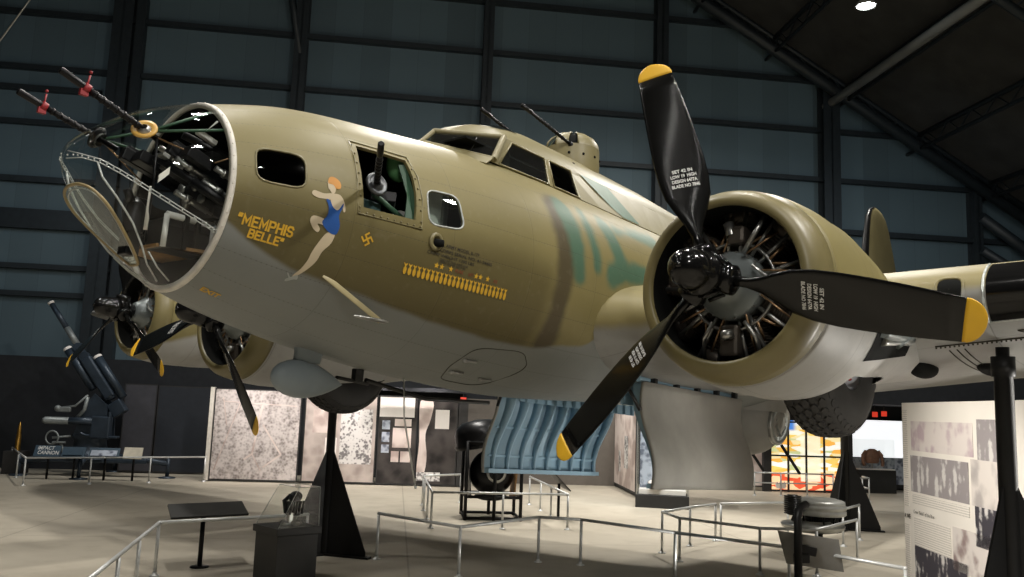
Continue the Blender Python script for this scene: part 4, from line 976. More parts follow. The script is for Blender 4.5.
# floor: pale sealed concrete with wear and joint lines
def floor_mat():
    m, nt, b = new_mat('sealed_concrete_floor'); T = NT(nt); tc = node(nt, 'ShaderNodeTexCoord'); P = tc.outputs['Object']
    mp = node(nt, 'ShaderNodeMapping'); mp.inputs['Rotation'].default_value = (0, 0, R(43)); nt.links.new(P, mp.inputs[0])
    sp = node(nt, 'ShaderNodeSeparateXYZ'); nt.links.new(mp.outputs[0], sp.inputs[0])
    a = T.noise(P, .35, 5); b_ = T.noise(P, 2.2, 6)
    col = T.mix(T.step(a, .35, .65), (.39, .35, .28), (.47, .425, .345)); col = T.mix(T.m('MULTIPLY', T.step(b_, .5, .75), .3), col, (.27, .235, .18))
    j = None
    for k in (0, 1):
        f = T.m('ABSOLUTE', T.m('SUBTRACT', T.m('FRACT', T.m('MULTIPLY', sp.outputs[k], .165)), .5)); f = T.step(f, .0035, .001); j = f if j is None else T.m('MAXIMUM', j, f)
    col = T.mix(T.m('MULTIPLY', j, .45), col, (.14, .12, .09))
    nt.links.new(col, b.inputs['Base Color']); nt.links.new(T.m('ADD', .42, T.m('MULTIPLY', b_, .3)), b.inputs['Roughness']); b.inputs['Specular IOR Level'].default_value = .35
    return m
mb = MB(); mb.box((8, 2, -.1), (84, 90, .2)); struct('floor', mb, floor_mat())
def wall_mat():
    m, nt, b = new_mat('slate_blue_steel_cladding'); T = NT(nt); tc = node(nt, 'ShaderNodeTexCoord'); P = tc.outputs['Object']
    mp = node(nt, 'ShaderNodeMapping'); mp.inputs['Rotation'].default_value = (0, 0, R(43)); nt.links.new(P, mp.inputs[0])
    sp = node(nt, 'ShaderNodeSeparateXYZ'); nt.links.new(mp.outputs[0], sp.inputs[0]); x = sp.outputs[0]
    cell = node(nt, 'ShaderNodeTexWhiteNoise', noise_dimensions='1D'); nt.links.new(T.m('FLOOR', T.m('MULTIPLY', x, 1.05)), cell.inputs['W'])
    n = T.noise(P, .4, 4); v = T.m('ADD', T.m('ADD', .72, T.m('MULTIPLY', cell.outputs[0], .26)), T.m('MULTIPLY', n, .25))
    f = T.m('ABSOLUTE', T.m('SUBTRACT', T.m('FRACT', T.m('MULTIPLY', x, 1.05)), .5)); v = T.m('MULTIPLY', v, T.m('SUBTRACT', 1., T.m('MULTIPLY', T.step(f, .485, .5), .25)))
    sc = node(nt, 'ShaderNodeVectorMath', operation='SCALE'); sc.inputs[0].default_value = (.10, .15, .18); nt.links.new(v, sc.inputs['Scale']); nt.links.new(sc.outputs[0], b.inputs['Base Color']); b.inputs['Roughness'].default_value = .6
    return m
WD = 28.5
M['clad'] = wall_mat(); M['girt'] = mat('dark_blue_steel', (.018, .025, .031), .5, var=.15); M['roof'] = mat('dark_roof_deck', (.035, .035, .034), .8, var=.3, scale=1.2)
M['black_drape'] = mat('black_partition', (.012, .014, .018), .8, var=.2)
def zr(s): return 17.03 - .584 * (s - 9.37)          # underside of the roof truss along the end wall
mb = MB(); mb.prism([W(-26, WD, 0), W(24.5, WD, 0), W(24.5, WD, zr(24.5) + .6), W(2, WD, zr(2) + .6), W(-26, WD, zr(14) + .6)], N_ * .2); struct('wall_back', mb, M['clad'])
mb = MB(); mb.prism([W(24.5, WD, 0), W(24.5, WD, 8.6), W(24.5, -8, 8.6), W(24.5, -8, 0)], E_ * .2); struct('wall_right', mb, M['clad'])
mb = MB(); mb.prism([W(24.7, WD + .2, zr(24.7) + .5), W(2, WD + .2, zr(2) + .5), W(2, WD + .2, zr(2) + .7), W(24.7, WD + .2, zr(24.7) + .7)], N_ * -40); mb.prism([W(-26, WD + .2, zr(14) + .5), W(2, WD + .2, zr(2) + .5), W(2, WD + .2, zr(2) + .7), W(-26, WD + .2, zr(14) + .7)], N_ * -40); struct('ceiling', mb, M['roof'])
tn = 0
def trim(mb, m='girt'):
    global tn; tn += 1; return struct('trim_%d' % tn, mb, M[m])
for z, h in ((14.35, .16), (12.5, .16), (10.69, .16), (8.83, .18), (7.56, .62), (6.06, .16), (5.2, .16), (16.2, .16)):
    s1 = min(24.4, 9.37 + (17.03 - z) / .584 + 1.0); 
    if z == 7.56: s1 = -6.5
    if z in (6.06, 5.2): s1 = 24.4
    mb = MB(); wbox(mb, -26, s1, WD - .22, WD, z - h / 2, z + h / 2); trim(mb)
mb = MB(); wbox(mb, -26, -10, WD - .2, WD, 11.73, 11.9); trim(mb)
for s, w in ((-9.44, .62), (-3.78, .42), (2.47, .34), (8.6, .42), (14.85, .62), (20.4, .3)):
    mb = MB(); ztop = zr(s) + .3 if s > 2 else 19
    wbox(mb, s - w / 2, s + w / 2, WD - .5, WD - .46, 0, ztop); wbox(mb, s - w / 2, s + w / 2, WD - .06, WD - .02, 0, ztop); wbox(mb, s - .03, s + .03, WD - .5, WD, 0, ztop); trim(mb)
for s, w in ((-8.95, .3),): mb = MB(); wbox(mb, s - w / 2, s + w / 2, WD - .3, WD, 0, 19); trim(mb)
mb = MB(); mb.tube([W(-4.6, WD - .4, 17.5), W(-3.78, WD - .4, 13.6)], .12, 8); trim(mb)
# roof truss along the end wall
mb = MB(); D_ = WD - .7
for dz, r in ((0, .2), (.42, .1)): mb.tube([W(2.4, D_, zr(2.4) + dz), W(24.3, D_, zr(24.3) + dz)], r, 8)
for k in range(17):
    a = 2.6 + 1.28 * k; mb.tube([W(a, D_, zr(a)), W(a + .64, D_, zr(a + .64) + .42), W(a + 1.28, D_, zr(a + 1.28))], .04, 6)
trim(mb)
for D2 in (19.5, 10.5):
    mb = MB()
    for dz, r in ((-.5, .13), (.4, .1)): mb.tube([W(2.4, D2, zr(2.4) + dz), W(24.3, D2, zr(24.3) + dz)], r, 8)
    for k in range(17):
        a = 2.6 + 1.28 * k; mb.tube([W(a, D2, zr(a) - .5), W(a + .64, D2, zr(a + .64) + .4), W(a + 1.28, D2, zr(a + 1.28) - .5)], .05, 6)
    trim(mb)
for s in (4.5, 7.2, 9.9, 12.6, 15.3, 18., 20.7, 23.4):      # purlins, lattice joists running to the camera end
    mb = MB(); z = zr(s) + .4; 
    mb.tube([W(s, WD, z), W(s, -8, z)], .08, 6); mb.tube([W(s, WD, z - .5), W(s, -8, z - .5)], .06, 6)
    pts = []; 
    for k in range(30): pts += [W(s, WD - 1.2 * k, z), W(s, WD - 1.2 * k - .6, z - .5)]
    mb.tube(pts, .03, 4); trim(mb)
mb = MB(); mb.tube([W(14.85, WD, 13.45), W(14.85, -6, 13.45)], .15, 12); trim(mb, 'grey')
mb = MB(); mb.tube([W(15.3, WD - 1.2, 13.4), W(15.3, WD - 1.2, 14.1)], .06, 8); trim(mb)
mb = MB(); mb.tube([W(20.4, WD - .6, 9.6), W(23.8, WD - .6, 7.4)], .2, 8); mb.tube([W(20.4, WD - .6, 8.4), W(23.8, WD - .6, 6.6)], .16, 8); trim(mb)
# the low black partition round the exhibits and its soffit
mb = MB(); wbox(mb, -26, 10.3, 26.9, 27.0, 0, 3.22); struct('wall_partition', mb, M['black_drape'])
mb = MB(); wbox(mb, 10.3, 24, 27.3, 27.4, 0, 3.0); wbox(mb, 10.3, 24, 24.3, 27.4, 2.72, 4.3); struct('wall_soffit', mb, M['black_drape'])
mb = MB(); wbox(mb, -.6, 2.1, 23.5, 23.7, 2.56, 2.66); wbox(mb, -.6, 2.1, 26.2, 26.9, 2.6, 3.1); trim(mb, 'black_drape')
mb = MB(); mb.box(W(1.9, 25.0, 2.42), (.16, .05, .10), rot=ROTW); wbox(mb, 1.89, 1.91, 24.98, 25.02, 2.47, 2.75, 1); wbox(mb, 1.4, 2.4, 24.95, 25.05, 2.72, 2.78, 1); tag(obj('exit_sign', mb, [emis('red_exit_glow_far', (.6, .05, .03), .8), M['panel_edge']]), 'small red lit sign at the right end of the photo panels, under the belly', 'sign', 'red exit signs')
t = thing('ceiling_vent', W(18.9, 24.28, 2.78), 'grey ventilation grille on the dark soffit at the right edge', 'vent', rot=(0, 0, ANG))
mb = MB(); mb.box((0, 0, .16), (1.0, .05, .03)); mb.box((0, 0, -.02), (1.0, .05, .03)); mb.box((-.49, 0, .07), (.03, .05, .2)); mb.box((.49, 0, .07), (.03, .05, .2)); obj('vent_frame', mb, M['grey'], t)
mb = MB()
for k in range(6): mb.box((0, 0, .0 + .027 * k), (.98, .03, .012), rot=Matrix.Rotation(.5, 3, 'X'))
obj('vent_slats', mb, M['grey'], t)
# hanging high-bay lamp near the roof
P_ = W(12.7, 21.9, 13.95)
t = thing('ceiling_lamp', P_, 'bright round high bay lamp hanging under the dark roof', 'lamp')
mb = MB(); mb.lathe([(0, .26), (.02, .30), (.22, .16), (.3, .09), (.45, .08), (.46, 0)], (0, 0, 0), (0, 0, 1), 24); obj('lamp_shade', mb, M['grey'], t)
mb = MB(); mb.lathe([(.03, 0), (.03, .25)], (0, 0, 0), (0, 0, 1), 24); obj('lamp_lens', mb, emis('high_bay_glow', (.9, .97, 1), 30), t)
mb = MB(); mb.tube([(0, 0, .45), (0, 0, 1.65)], .015, 6); obj('hanging_rod', mb, M['girt'], t)
mb = MB(); mb.tube([W(-9.95, 20, 8.8), W(-7.4, 20, 13.8)], .02, 6); tag(obj('suspension_cable', mb, M['steel']), 'thin steel cable slanting across the upper left corner of the hall', 'cable')

# ---- stands
def stand(xy, ztop, rot, label, apex=1.5, rr=.062):
    t = thing('aircraft_stand', (xy[0], xy[1], 0), label, 'stand', 'black stands carrying the aircraft', (0, 0, rot))
    mb = MB(); mb.lathe([(0.02, rr), (ztop - .22, rr), (ztop - .22, rr * 1.25), (ztop - .05, rr * 1.25), (ztop - .05, rr * .7), (ztop + .03, rr * .7), (ztop + .03, 0)], (0, 0, 0), (0, 0, 1), 24); obj('pole', mb, M['stand'], t)
    for k in range(3):
        a = 2 * pi * k / 3; d = Vector((cos(a), sin(a), 0)); q = Vector((-sin(a), cos(a), 0)); mb = MB()
        mb.prism([d * rr * .9 + q * -.01 + Vector((0, 0, apex)), d * rr * .9 + q * -.01 + Vector((0, 0, .03)), d * .66 + q * -.01 + Vector((0, 0, .03)), d * .66 + q * -.01 + Vector((0, 0, .09))], q * .02); obj('gusset_plate', mb, M['stand'], t)
        mb = MB(); mb.box(d * .37 + Vector((0, 0, .015)), (.72, .13, .03), rot=Matrix.Rotation(a, 3, 'Z')); obj('foot_plate', mb, M['stand'], t)
    return t
stand((6.6, 4.4), 2.79, R(-68), 'black pole stand behind the clear display case, under the far wheel')
stand((6.6, -4.4), 2.83, R(35), 'black pole stand at the right edge under the near wing', 1.72, .075)
stand((16.6, .3), 2.70, R(-60), 'black pole stand under the tail, behind the silver ring exhibit', 1.6, .07)

# ---- low tube barriers
def barrier(pts, label, spacing=None, z=.64, second=None, posts=None):
    t = thing('barrier_railing', (pts[0][0], pts[0][1], 0), label, 'railing', 'low tube barriers'); o = Vector((pts[0][0], pts[0][1], 0))
    P3 = [Vector((x, y, 0)) - o for x, y in pts]
    mb = MB()
    for a, b in zip(P3, P3[1:]): mb.tube([a + Vector((0, 0, z)), b + Vector((0, 0, z))], .022, 10)
    for a in P3: mb.sphere(a + Vector((0, 0, z)), .024, 0, 10, 8)
    obj('top_rail', mb, M['rail'], t)
    if second:
        mb = MB()
        for a, b in zip(P3, P3[1:]): mb.tube([a + Vector((0, 0, second)), b + Vector((0, 0, second))], .018, 8)
        obj('lower_rail', mb, M['rail'], t)
    ps = list(P3)
    if posts: ps = [Vector((x, y, 0)) - o for x, y in posts]
    elif spacing:
        for a, b in zip(P3, P3[1:]):
            n = max(1, round((b - a).length / spacing)); ps += [a.lerp(b, k / n) for k in range(1, n)]
    for p in ps:
        mb = MB(); mb.tube([p, p + Vector((0, 0, z - .015))], .021, 10); mb.lathe([(.0, .06), (.012, .06), (.016, .03), (.05, .026)], p, (0, 0, 1), 14); obj('post', mb, M['rail'], t)
    return t
barrier([(8.3, 20.2), (7.05, 16.1), (11.15, 15.15)], 'low silver railing in front of the anti-aircraft gun', posts=[(8.3, 20.2), (7.7, 18.2), (7.05, 16.1), (8.44, 15.78), (9.8, 15.46), (11.15, 15.15)])
barrier([(1.7, 1.4), (4.06, 4.48), (6.05, 4.12)], 'low silver railing at the lower left running up to the dark tilted sign', posts=[(1.7, 1.4), (2.6, 2.55), (3.25, 3.4), (4.06, 4.48), (6.05, 4.12)])
barrier([(6.95, 3.66), (6.88, 2.0), (8.62, 2.04), (8.92, 1.5), (8.86, -.06), (8.9, -1.6), (8.5, -3.05)], 'long low silver railing across the foreground from the stand to the newspaper panel', posts=[(6.95, 3.66), (6.88, 2.0), (8.62, 2.04), (8.92, 1.5), (8.86, -.06), (8.9, -1.6), (8.5, -3.05)])
barrier([(12.85, 1.33), (11.92, 1.34), (10.87, 1.28), (10.38, .70), (10.33, -.6), (10.9, -1.2), (12.75, -1.16)], 'near three sides of the low silver railing round the silver ring exhibit', posts=[(12.85, 1.33), (11.92, 1.34), (10.87, 1.28), (10.38, .70), (10.33, -.6), (10.9, -1.2), (12.75, -1.16)])
barrier([(13.0, 1.3), (14.42, .64), (14.2, -.45), (15.3, -.38)], 'back side of the low silver railing behind the silver ring exhibit', posts=[(13.0, 1.3), (14.42, .64), (14.2, -.45), (15.3, -.38)])
barrier([(13.45, 8.07), (12.3, 8.15), (9.85, 5.45), (11.8, 3.81), (14.5, 6.85)], 'low silver railing boxed round the caged ball turret', posts=[(13.45, 8.07), (12.3, 8.15), (11.6, 7.4), (10.7, 6.4), (9.85, 5.45), (10.85, 4.6), (11.8, 3.81), (13.0, 5.1), (13.75, 5.95), (14.5, 6.85)])
barrier([(22.2, 4.75), (24.0, 3.15)], 'white two bar railing in front of the stained glass', z=.64, second=.36, spacing=.9)
barrier([(22.75, 2.5), (23.55, 2.0), (24.1, 2.35)], 'short two bar railing beside the black cabinet', z=.64, second=.36)

# ---- small tilted signs and exhibits in front
t = thing('reading_sign', (4.75, 4.55, 0), 'dark flat reading sign tilted on the lower left railing', 'sign', rot=(0, 0, atan2(-.36, 1.99)))
mb = MB(); mb.prism([(-.50, -.12, .66), (.52, -.12, .66), (.66, .45, .76), (-.36, .45, .76)], (0, -.01, .025)); obj('sign_board', mb, M['casebase'], t)
mb = MB(); mb.tube([(0, .1, 0), (0, .1, .69)], .03, 10); mb.lathe([(0, .12), (.015, .12), (.02, .03)], (0, .1, 0), (0, 0, 1), 16); obj('sign_post', mb, M['stand'], t)

cx, cy = 5.17, 3.38; t = thing('display_case', (cx, cy, 0), 'charcoal plinth with a clear sloping cover over a dark engine part', 'display case', rot=(0, 0, R(-7)))
mb = MB(); mb.box((0, 0, .28), (.56, .56, .56), bev=.006); mb.box((0, 0, .605), (.62, .62, .085), bev=.006); obj('plinth', mb, M['casebase'], t)
a = [Vector(p) for p in ((-.28, -.28, .65), (.28, -.28, .65), (.28, .28, .65), (-.28, .28, .65))]; b = [Vector(p) for p in ((-.02, -.26, 1.13), (.28, -.26, 1.13), (.28, .24, 1.13), (-.02, .24, 1.13))]
mb = MB(); mb.add(a + b, [(0, 1, 5, 4), (1, 2, 6, 5), (2, 3, 7, 6), (3, 0, 4, 7), (4, 5, 6, 7)], 0, False)
CV = obj('clear_cover', mb, M['caseg'], t); mb = MB()
for p, q in ((a[0], b[0]), (a[1], b[1]), (a[2], b[2]), (a[3], b[3]), (b[0], b[1]), (b[1], b[2]), (b[2], b[3]), (b[3], b[0])): mb.tube([p, q], .004, 5)
obj('cover_edge', mb, M['acr'], CV)
t = thing('engine_part', (cx + .05, cy, .648), 'black and silver aero engine part inside the clear case', 'machine part')
mb = MB(); mb.box((.02, 0, .20), (.15, .17, .18), bev=.03); mb.sphere((.0, -.05, .33), .075, 0, 12, 8); mb.sphere((.08, .04, .34), .085, 0, 12, 8, (1, 1, .8)); mb.tube([(-.1, -.02, .15), (-.12, .0, .3), (-.02, .02, .36)], .03, 8)
for k in range(5): mb.tube([(-.1 + .045 * k, -.1, .14 + .03 * (k % 2)), (-.1 + .045 * k, -.13, .3)], .017, 6)
obj('black_housing', mb, M['black'], t)
mb = MB(); mb.lathe([(0, .12), (.02, .12), (.03, .07), (.1, .06), (.12, .05)], (0, 0, 0), (0, 0, 1), 16)
for k in range(6): a_ = k * pi / 3; mb.tube([(0, 0, .04), (.12 * cos(a_), .12 * sin(a_), .05), (.15 * cos(a_), .15 * sin(a_), .01)], .014, 6)
mb.box((-.08, -.08, .1), (.07, .05, .12), bev=.01); obj('silver_base', mb, M['steel'], t)

# tilted sign on a black pole at lower right, seen from behind
t = thing('pole_sign', (8.24, -1.97, 0), 'grey tilted sign board on a bent black pole, lower right', 'sign', rot=(0, 0, R(-43)))
mb = MB(); mb.tube([(0, 0, .02), (0, 0, 1.08), (.02, .01, 1.15), (.07, .04, 1.20), (.14, .08, 1.22)], .046, 14); mb.lathe([(0, .13), (.02, .13), (.025, .04)], (0, 0, 0), (0, 0, 1), 20); obj('pole', mb, M['stand'], t)
mb = MB(); p0 = Vector((-.15, .16, .80)); mb.prism([(-.22, .05, .92), (.52, .05, .83), (.68, .24, .44), (-.03, .24, .53)], (.004, .015, .006)); obj('sign_board', mb, M['signp'], t)
mb = MB(); mb.box((.07, .06, .62), (.16, .10, .10), bev=.01); mb.box((.17, .10, .70), (.20, .04, .10), rot=Matrix.Rotation(.2, 3, 'Y'), bev=.01); obj('bracket', mb, M['stand'], t)
# silver ring exhibit
t = thing('ring_exhibit', (12.3, -.72, 0), 'stack of silver rings with a black ribbed drum, behind the pole sign', 'exhibit')
mb = MB(); mb.lathe([(0, .2), (.03, .2), (.05, .06), (.45, .06), (.5, .16)], (0, 0, 0), (0, 0, 1), 24); obj('pedestal', mb, M['stand'], t)
mb = MB(); mb.lathe([(.44, .10), (.45, .36), (.50, .47), (.55, .49), (.57, .47), (.57, .30), (.62, .28)], (-.05, .08, 0), (0, 0, 1), 44); obj('dish', mb, M['steel'], t)
mb = MB(); mb.lathe([(.70, .28), (.70, .38), (.72, .40), (.77, .40), (.79, .385), (.80, .40), (.85, .40), (.87, .38), (.88, .385), (.92, .38), (.94, .33), (.94, .28), (.96, .26), (.96, .0)], (.05, .0, 0), (0, 0, 1), 44); obj('ring_stack', mb, mat('pale_aluminium', (.52, .52, .49), .4, .6), t)
mb = MB(); mb.lathe([(.60, .22), (.70, .26), (.71, .2)], (.05, 0, 0), (0, 0, 1), 30)
for k in range(12): a_ = k * pi / 6; mb.tube([(.05 + .3 * cos(a_), .3 * sin(a_), .56), (.05 + .33 * cos(a_), .33 * sin(a_), .71)], .016, 6)
obj('linkage', mb, M['gun'], t)
mb = MB(); mb.box((-.02, .1, .53), (.5, .4, .04), bev=.01); obj('red_plate', mb, M['red'], t)
mb = MB(); d = Vector((.18, .36, .83)); d = Vector((-.22, .30, .86))
for k in range(9): mb.lathe([(0, .05), (0, .135), (.018, .135), (.018, .05)], Vector((-.36, .28, .72)) + Vector((0, 0, .032 * k)), (0, 0, 1), 20)
mb.tube([(-.36, .28, .70), (-.36, .28, 1.01)], .08, 14); mb.tube([(-.36, .28, .60), (-.30, .24, .74)], .04, 8); obj('ribbed_drum', mb, M['black'], t)

# ---- printed panels
def print_mat(name, base, dark, light, scale, contrast=.5, lines=0., rough=.7):
    """a mottled photographic print: two noise scales thresholded between dark and light inks"""
    m, nt, b = new_mat(name); T = NT(nt); tc = node(nt, 'ShaderNodeTexCoord'); P = tc.outputs['Object']
    a = T.noise(P, scale, 8); c = T.noise(P, scale * .22, 3); v = node(nt, 'ShaderNodeTexVoronoi'); v.inputs['Scale'].default_value = scale * 1.6; nt.links.new(P, v.inputs['Vector'])
    f = T.m('ADD', T.m('MULTIPLY', a, .6), T.m('ADD', T.m('MULTIPLY', c, .55), T.m('MULTIPLY', v.outputs['Distance'], .25)))
    col = T.mix(T.step(f, .68 - contrast * .25, .68 + contrast * .2), dark, light); col = T.mix(.35, col, base)
    nt.links.new(col, b.inputs['Base Color']); b.inputs['Roughness'].default_value = rough; b.inputs['Specular IOR Level'].default_value = .2
    return m
M['aerial'] = print_mat('aerial_photograph_print', (.42, .37, .35), (.10, .085, .08), (.72, .67, .65), 9, .85)
M['sepia'] = print_mat('sepia_photograph_print', (.42, .36, .33), (.26, .21, .19), (.58, .51, .47), 2.5, .9)
M['photo'] = print_mat('small_photograph_print', (.45, .43, .42), (.05, .045, .05), (.8, .78, .76), 9, .3)
M['photod'] = print_mat('dark_photograph_print', (.035, .031, .030), (.012, .011, .011), (.085, .075, .07), 2, .6)
M['photob'] = print_mat('blue_photograph_print', (.25, .28, .36), (.06, .07, .10), (.55, .6, .68), 5, .4)
M['pink'] = print_mat('pale_pink_print', (.62, .53, .48), (.35, .26, .24), (.75, .66, .62), 1.6, .4)
M['pwhite'] = mat('white_print', (.78, .74, .70), .7, var=.03); M['newsp'] = mat('newsprint_paper', (.74, .69, .62), .75, var=.04, scale=2)

M['greybrown'] = mat('grey_brown_wall', (.13, .115, .10), .8, var=.06)
def panel(name, s0, s1, D, h, front, label, group='photo panels along the back wall', z0=.03, th=.08, cat='display panel'):
    t = thing(name, W((s0 + s1) / 2, D, 0), label, cat, group, (0, 0, ANG)); w = s1 - s0
    mb = MB(); mb.box((0, 0, (h + z0) / 2), (w, th, h - z0)); obj('backing', mb, M['panel_edge'], t)
    mb = MB(); mb.quad([(-w / 2 + .03, -th / 2 - .004, z0 + .04), (w / 2 - .03, -th / 2 - .004, z0 + .04), (w / 2 - .03, -th / 2 - .004, h - .03), (-w / 2 + .03, -th / 2 - .004, h - .03)]); obj('print', mb, front, t)
    def add(nm, x0, x1, z0_, z1_, m, dy=.008):    # fractions of the panel face
        mb = MB(); a = lerp(-w / 2, w / 2, x0); b = lerp(-w / 2, w / 2, x1); mb.box(((a + b) / 2, -th / 2 - dy, h * (z0_ + z1_) / 2), (b - a, .008, h * (z1_ - z0_))); return obj(nm, mb, m, t)
    return t, add, w
PD = 24.4
t, add, w = panel('photo_panel', -4.86, -2.56, PD, 2.47, M['aerial'], 'photo panel showing an aerial view with pale roads, leftmost of the lit row')
def road(pts, r, par, h=2.47, w=w):
    mb = MB()
    for a, b in zip(pts, pts[1:]):
        A = Vector((lerp(-w / 2, w / 2, a[0]), -.047, h * a[1])); B = Vector((lerp(-w / 2, w / 2, b[0]), -.047, h * b[1])); q = (B - A).normalized().cross(Vector((0, 1, 0))) * r * .75; mb.prism([A - q, B - q, B + q, A + q], (0, -.004, 0))
    obj('pale_road', mb, M['pink'], par)
road([(.55, .83), (.47, .30), (.38, .24)], .035, t); road([(.57, .62), (.80, .30), (.60, .16)], .03, t); road([(.1, .86), (.95, .83)], .02, t); road([(.30, .86), (.05, .12)], .022, t); road([(.47, .3), (.58, .12)], .02, t); road([(.1, .9), (.16, .6)], .02, t)
mb = MB(); wbox(mb, -4.97, -4.87, PD - .1, PD + .1, 0.02, 2.49); o = obj('panel_post', mb, M['ringw']); tag(o, 'pale upright post at the left edge of the aerial photo panel', 'post')
t, add, w = panel('photo_panel', -2.46, -.50, PD, 2.48, M['sepia'], 'sepia photo panel with pale pictures, behind the black stand')
add('pale_map', .50, .94, .22, .82, M['photo']); add('caption_board', .12, .4, .55, .8, M['pink']); add('caption_board', .3, .46, .30, .5, M['pwhite'])
t, add, w = panel('photo_panel', -.46, .60, PD, 2.44, M['photod'], 'dark photo panel with a white heading and five small pictures')
add('heading_board', .02, .92, .76, .98, M['pwhite']); add('small_picture', .10, .3, .62, .72, M['photob']); add('small_picture', .10, .3, .48, .59, M['photob']); add('small_picture', .10, .3, .36, .45, M['photob']); add('small_picture', .38, .86, .42, .64, M['pink']); add('small_picture', .36, .56, .26, .38, M['pink']); add('small_picture', .60, .86, .26, .38, M['pink']); add('small_picture', .42, .85, .66, .74, M['pink'])
t, add, w = panel('photo_panel', .64, 1.72, PD, 2.38, M['photod'], 'dark photo panel with a white column of smoke and a white notice')
mb = MB(); sm = [(-.54, .34), (-.34, .34), (-.28, .8), (-.34, 1.4), (-.22, 1.8), (-.16, 2.3), (-.52, 2.3), (-.50, 1.2)]
mb.quad([(x, -.047, z) for x, z in smooth_poly(sm, 4)]); obj('smoke_plume', mb, M['pink'], t); add('notice', .42, .78, .66, .88, M['pwhite']); add('grass_strip', .0, .6, .06, .16, M['photo'])
mb = MB(); wbox(mb, 1.74, 2.0, PD - .05, PD + .3, .02, 2.4); tag(obj('panel_post', mb, M['panel_edge']), 'dark upright post at the right end of the lit photo panels', 'post')
panel('partition_panel', -7.75, -6.85, 26.3, 2.52, mat('dim_grey_panel', (.05, .05, .06), .7), 'dim grey blank panel beside the anti-aircraft gun', 'dark blank panels')
panel('partition_panel', -6.82, -5.35, 26.3, 2.50, mat('dim_navy_panel', (.016, .02, .028), .7), 'navy blank panel left of the aerial photo panel', 'dark blank panels')
mb = MB(); wbox(mb, 2.1, 6.75, 26.0, 26.15, 0, 2.45); struct('wall_exhibit', mb, M['greybrown'])
t = thing('photo_panel', (19.9, 7.65, 0), 'pale pink angled photo panel between the bomb doors', 'display panel', 'photo panels along the back wall', (0, 0, atan2(8.9 - 6.46, 21.23 - 18.59)))
mb = MB(); mb.box((0, 0, 1.16), (3.6, .1, 2.26)); obj('backing', mb, M['panel_edge'], t)
mb = MB(); mb.quad([(-1.78, .054, .12), (1.78, .054, .12), (1.78, .054, 2.26), (-1.78, .054, 2.26)]); mb.quad([(-1.78, -.054, .12), (1.78, -.054, .12), (1.78, -.054, 2.26), (-1.78, -.054, 2.26)]); obj('print', mb, M['pink'], t, fix=False)
mb = MB(); mb.box((-.5, .06, 1.1), (.5, .006, .9)); mb.box((.5, .06, .8), (.3, .006, .6)); mb.box((-.5, -.06, 1.1), (.5, .006, .9)); mb.box((.5, -.06, .8), (.3, .006, .6)); obj('figure_picture', mb, M['photo'], t)
panel('photo_panel', 8.1, 11.15, 25.6, 2.25, M['pink'], 'pale photo panel right of the near bomb door', z0=.12)
# tall glass case behind the near bomb door
t = thing('glass_case', (17.02, 4.78, 0), 'tall glass case with a dark base, left of the near bomb door', 'display case', rot=(0, 0, R(-61)))
mb = MB(); mb.box((0, 0, .15), (1.25, .8, .3), bev=.01); obj('base', mb, M['casebase'], t)
mb = MB(); mb.box((0, 0, 1.3), (1.18, .72, 2.0)); GC = obj('glass', mb, M['caseg'], t); mb = MB()
for x in (-.6, .6):
    for y in (-.37, .37): mb.box((x, y, 1.35), (.03, .03, 2.1))
obj('case_frame', mb, M['steel'], GC); mb = MB(); mb.box((0, 0, 2.43), (1.25, .8, .26)); obj('case_top', mb, M['panel_edge'], t)
mb = MB(); mb.box((0, .32, 1.3), (1.1, .03, 1.9)); obj('backdrop', mb, M['photob'], t)
mb = MB(); mb.box((0, 0, .36), (1.1, .6, .1)); obj('deck', mb, M['pwhite'], t)
t = thing('uniform_exhibit', (17.0, 4.78, .41), 'pale clothing laid over a low support inside the tall glass case', 'exhibit')
mb = MB(); mb.box((-.25, 0, .12), (.4, .3, .22), bev=.06); mb.sphere((.2, .05, .25), .22, 0, 14, 10, (.8, .6, 1)); mb.box((.38, -.05, .08), (.2, .25, .14), bev=.04); obj('clothing', mb, M['pwhite'], t)
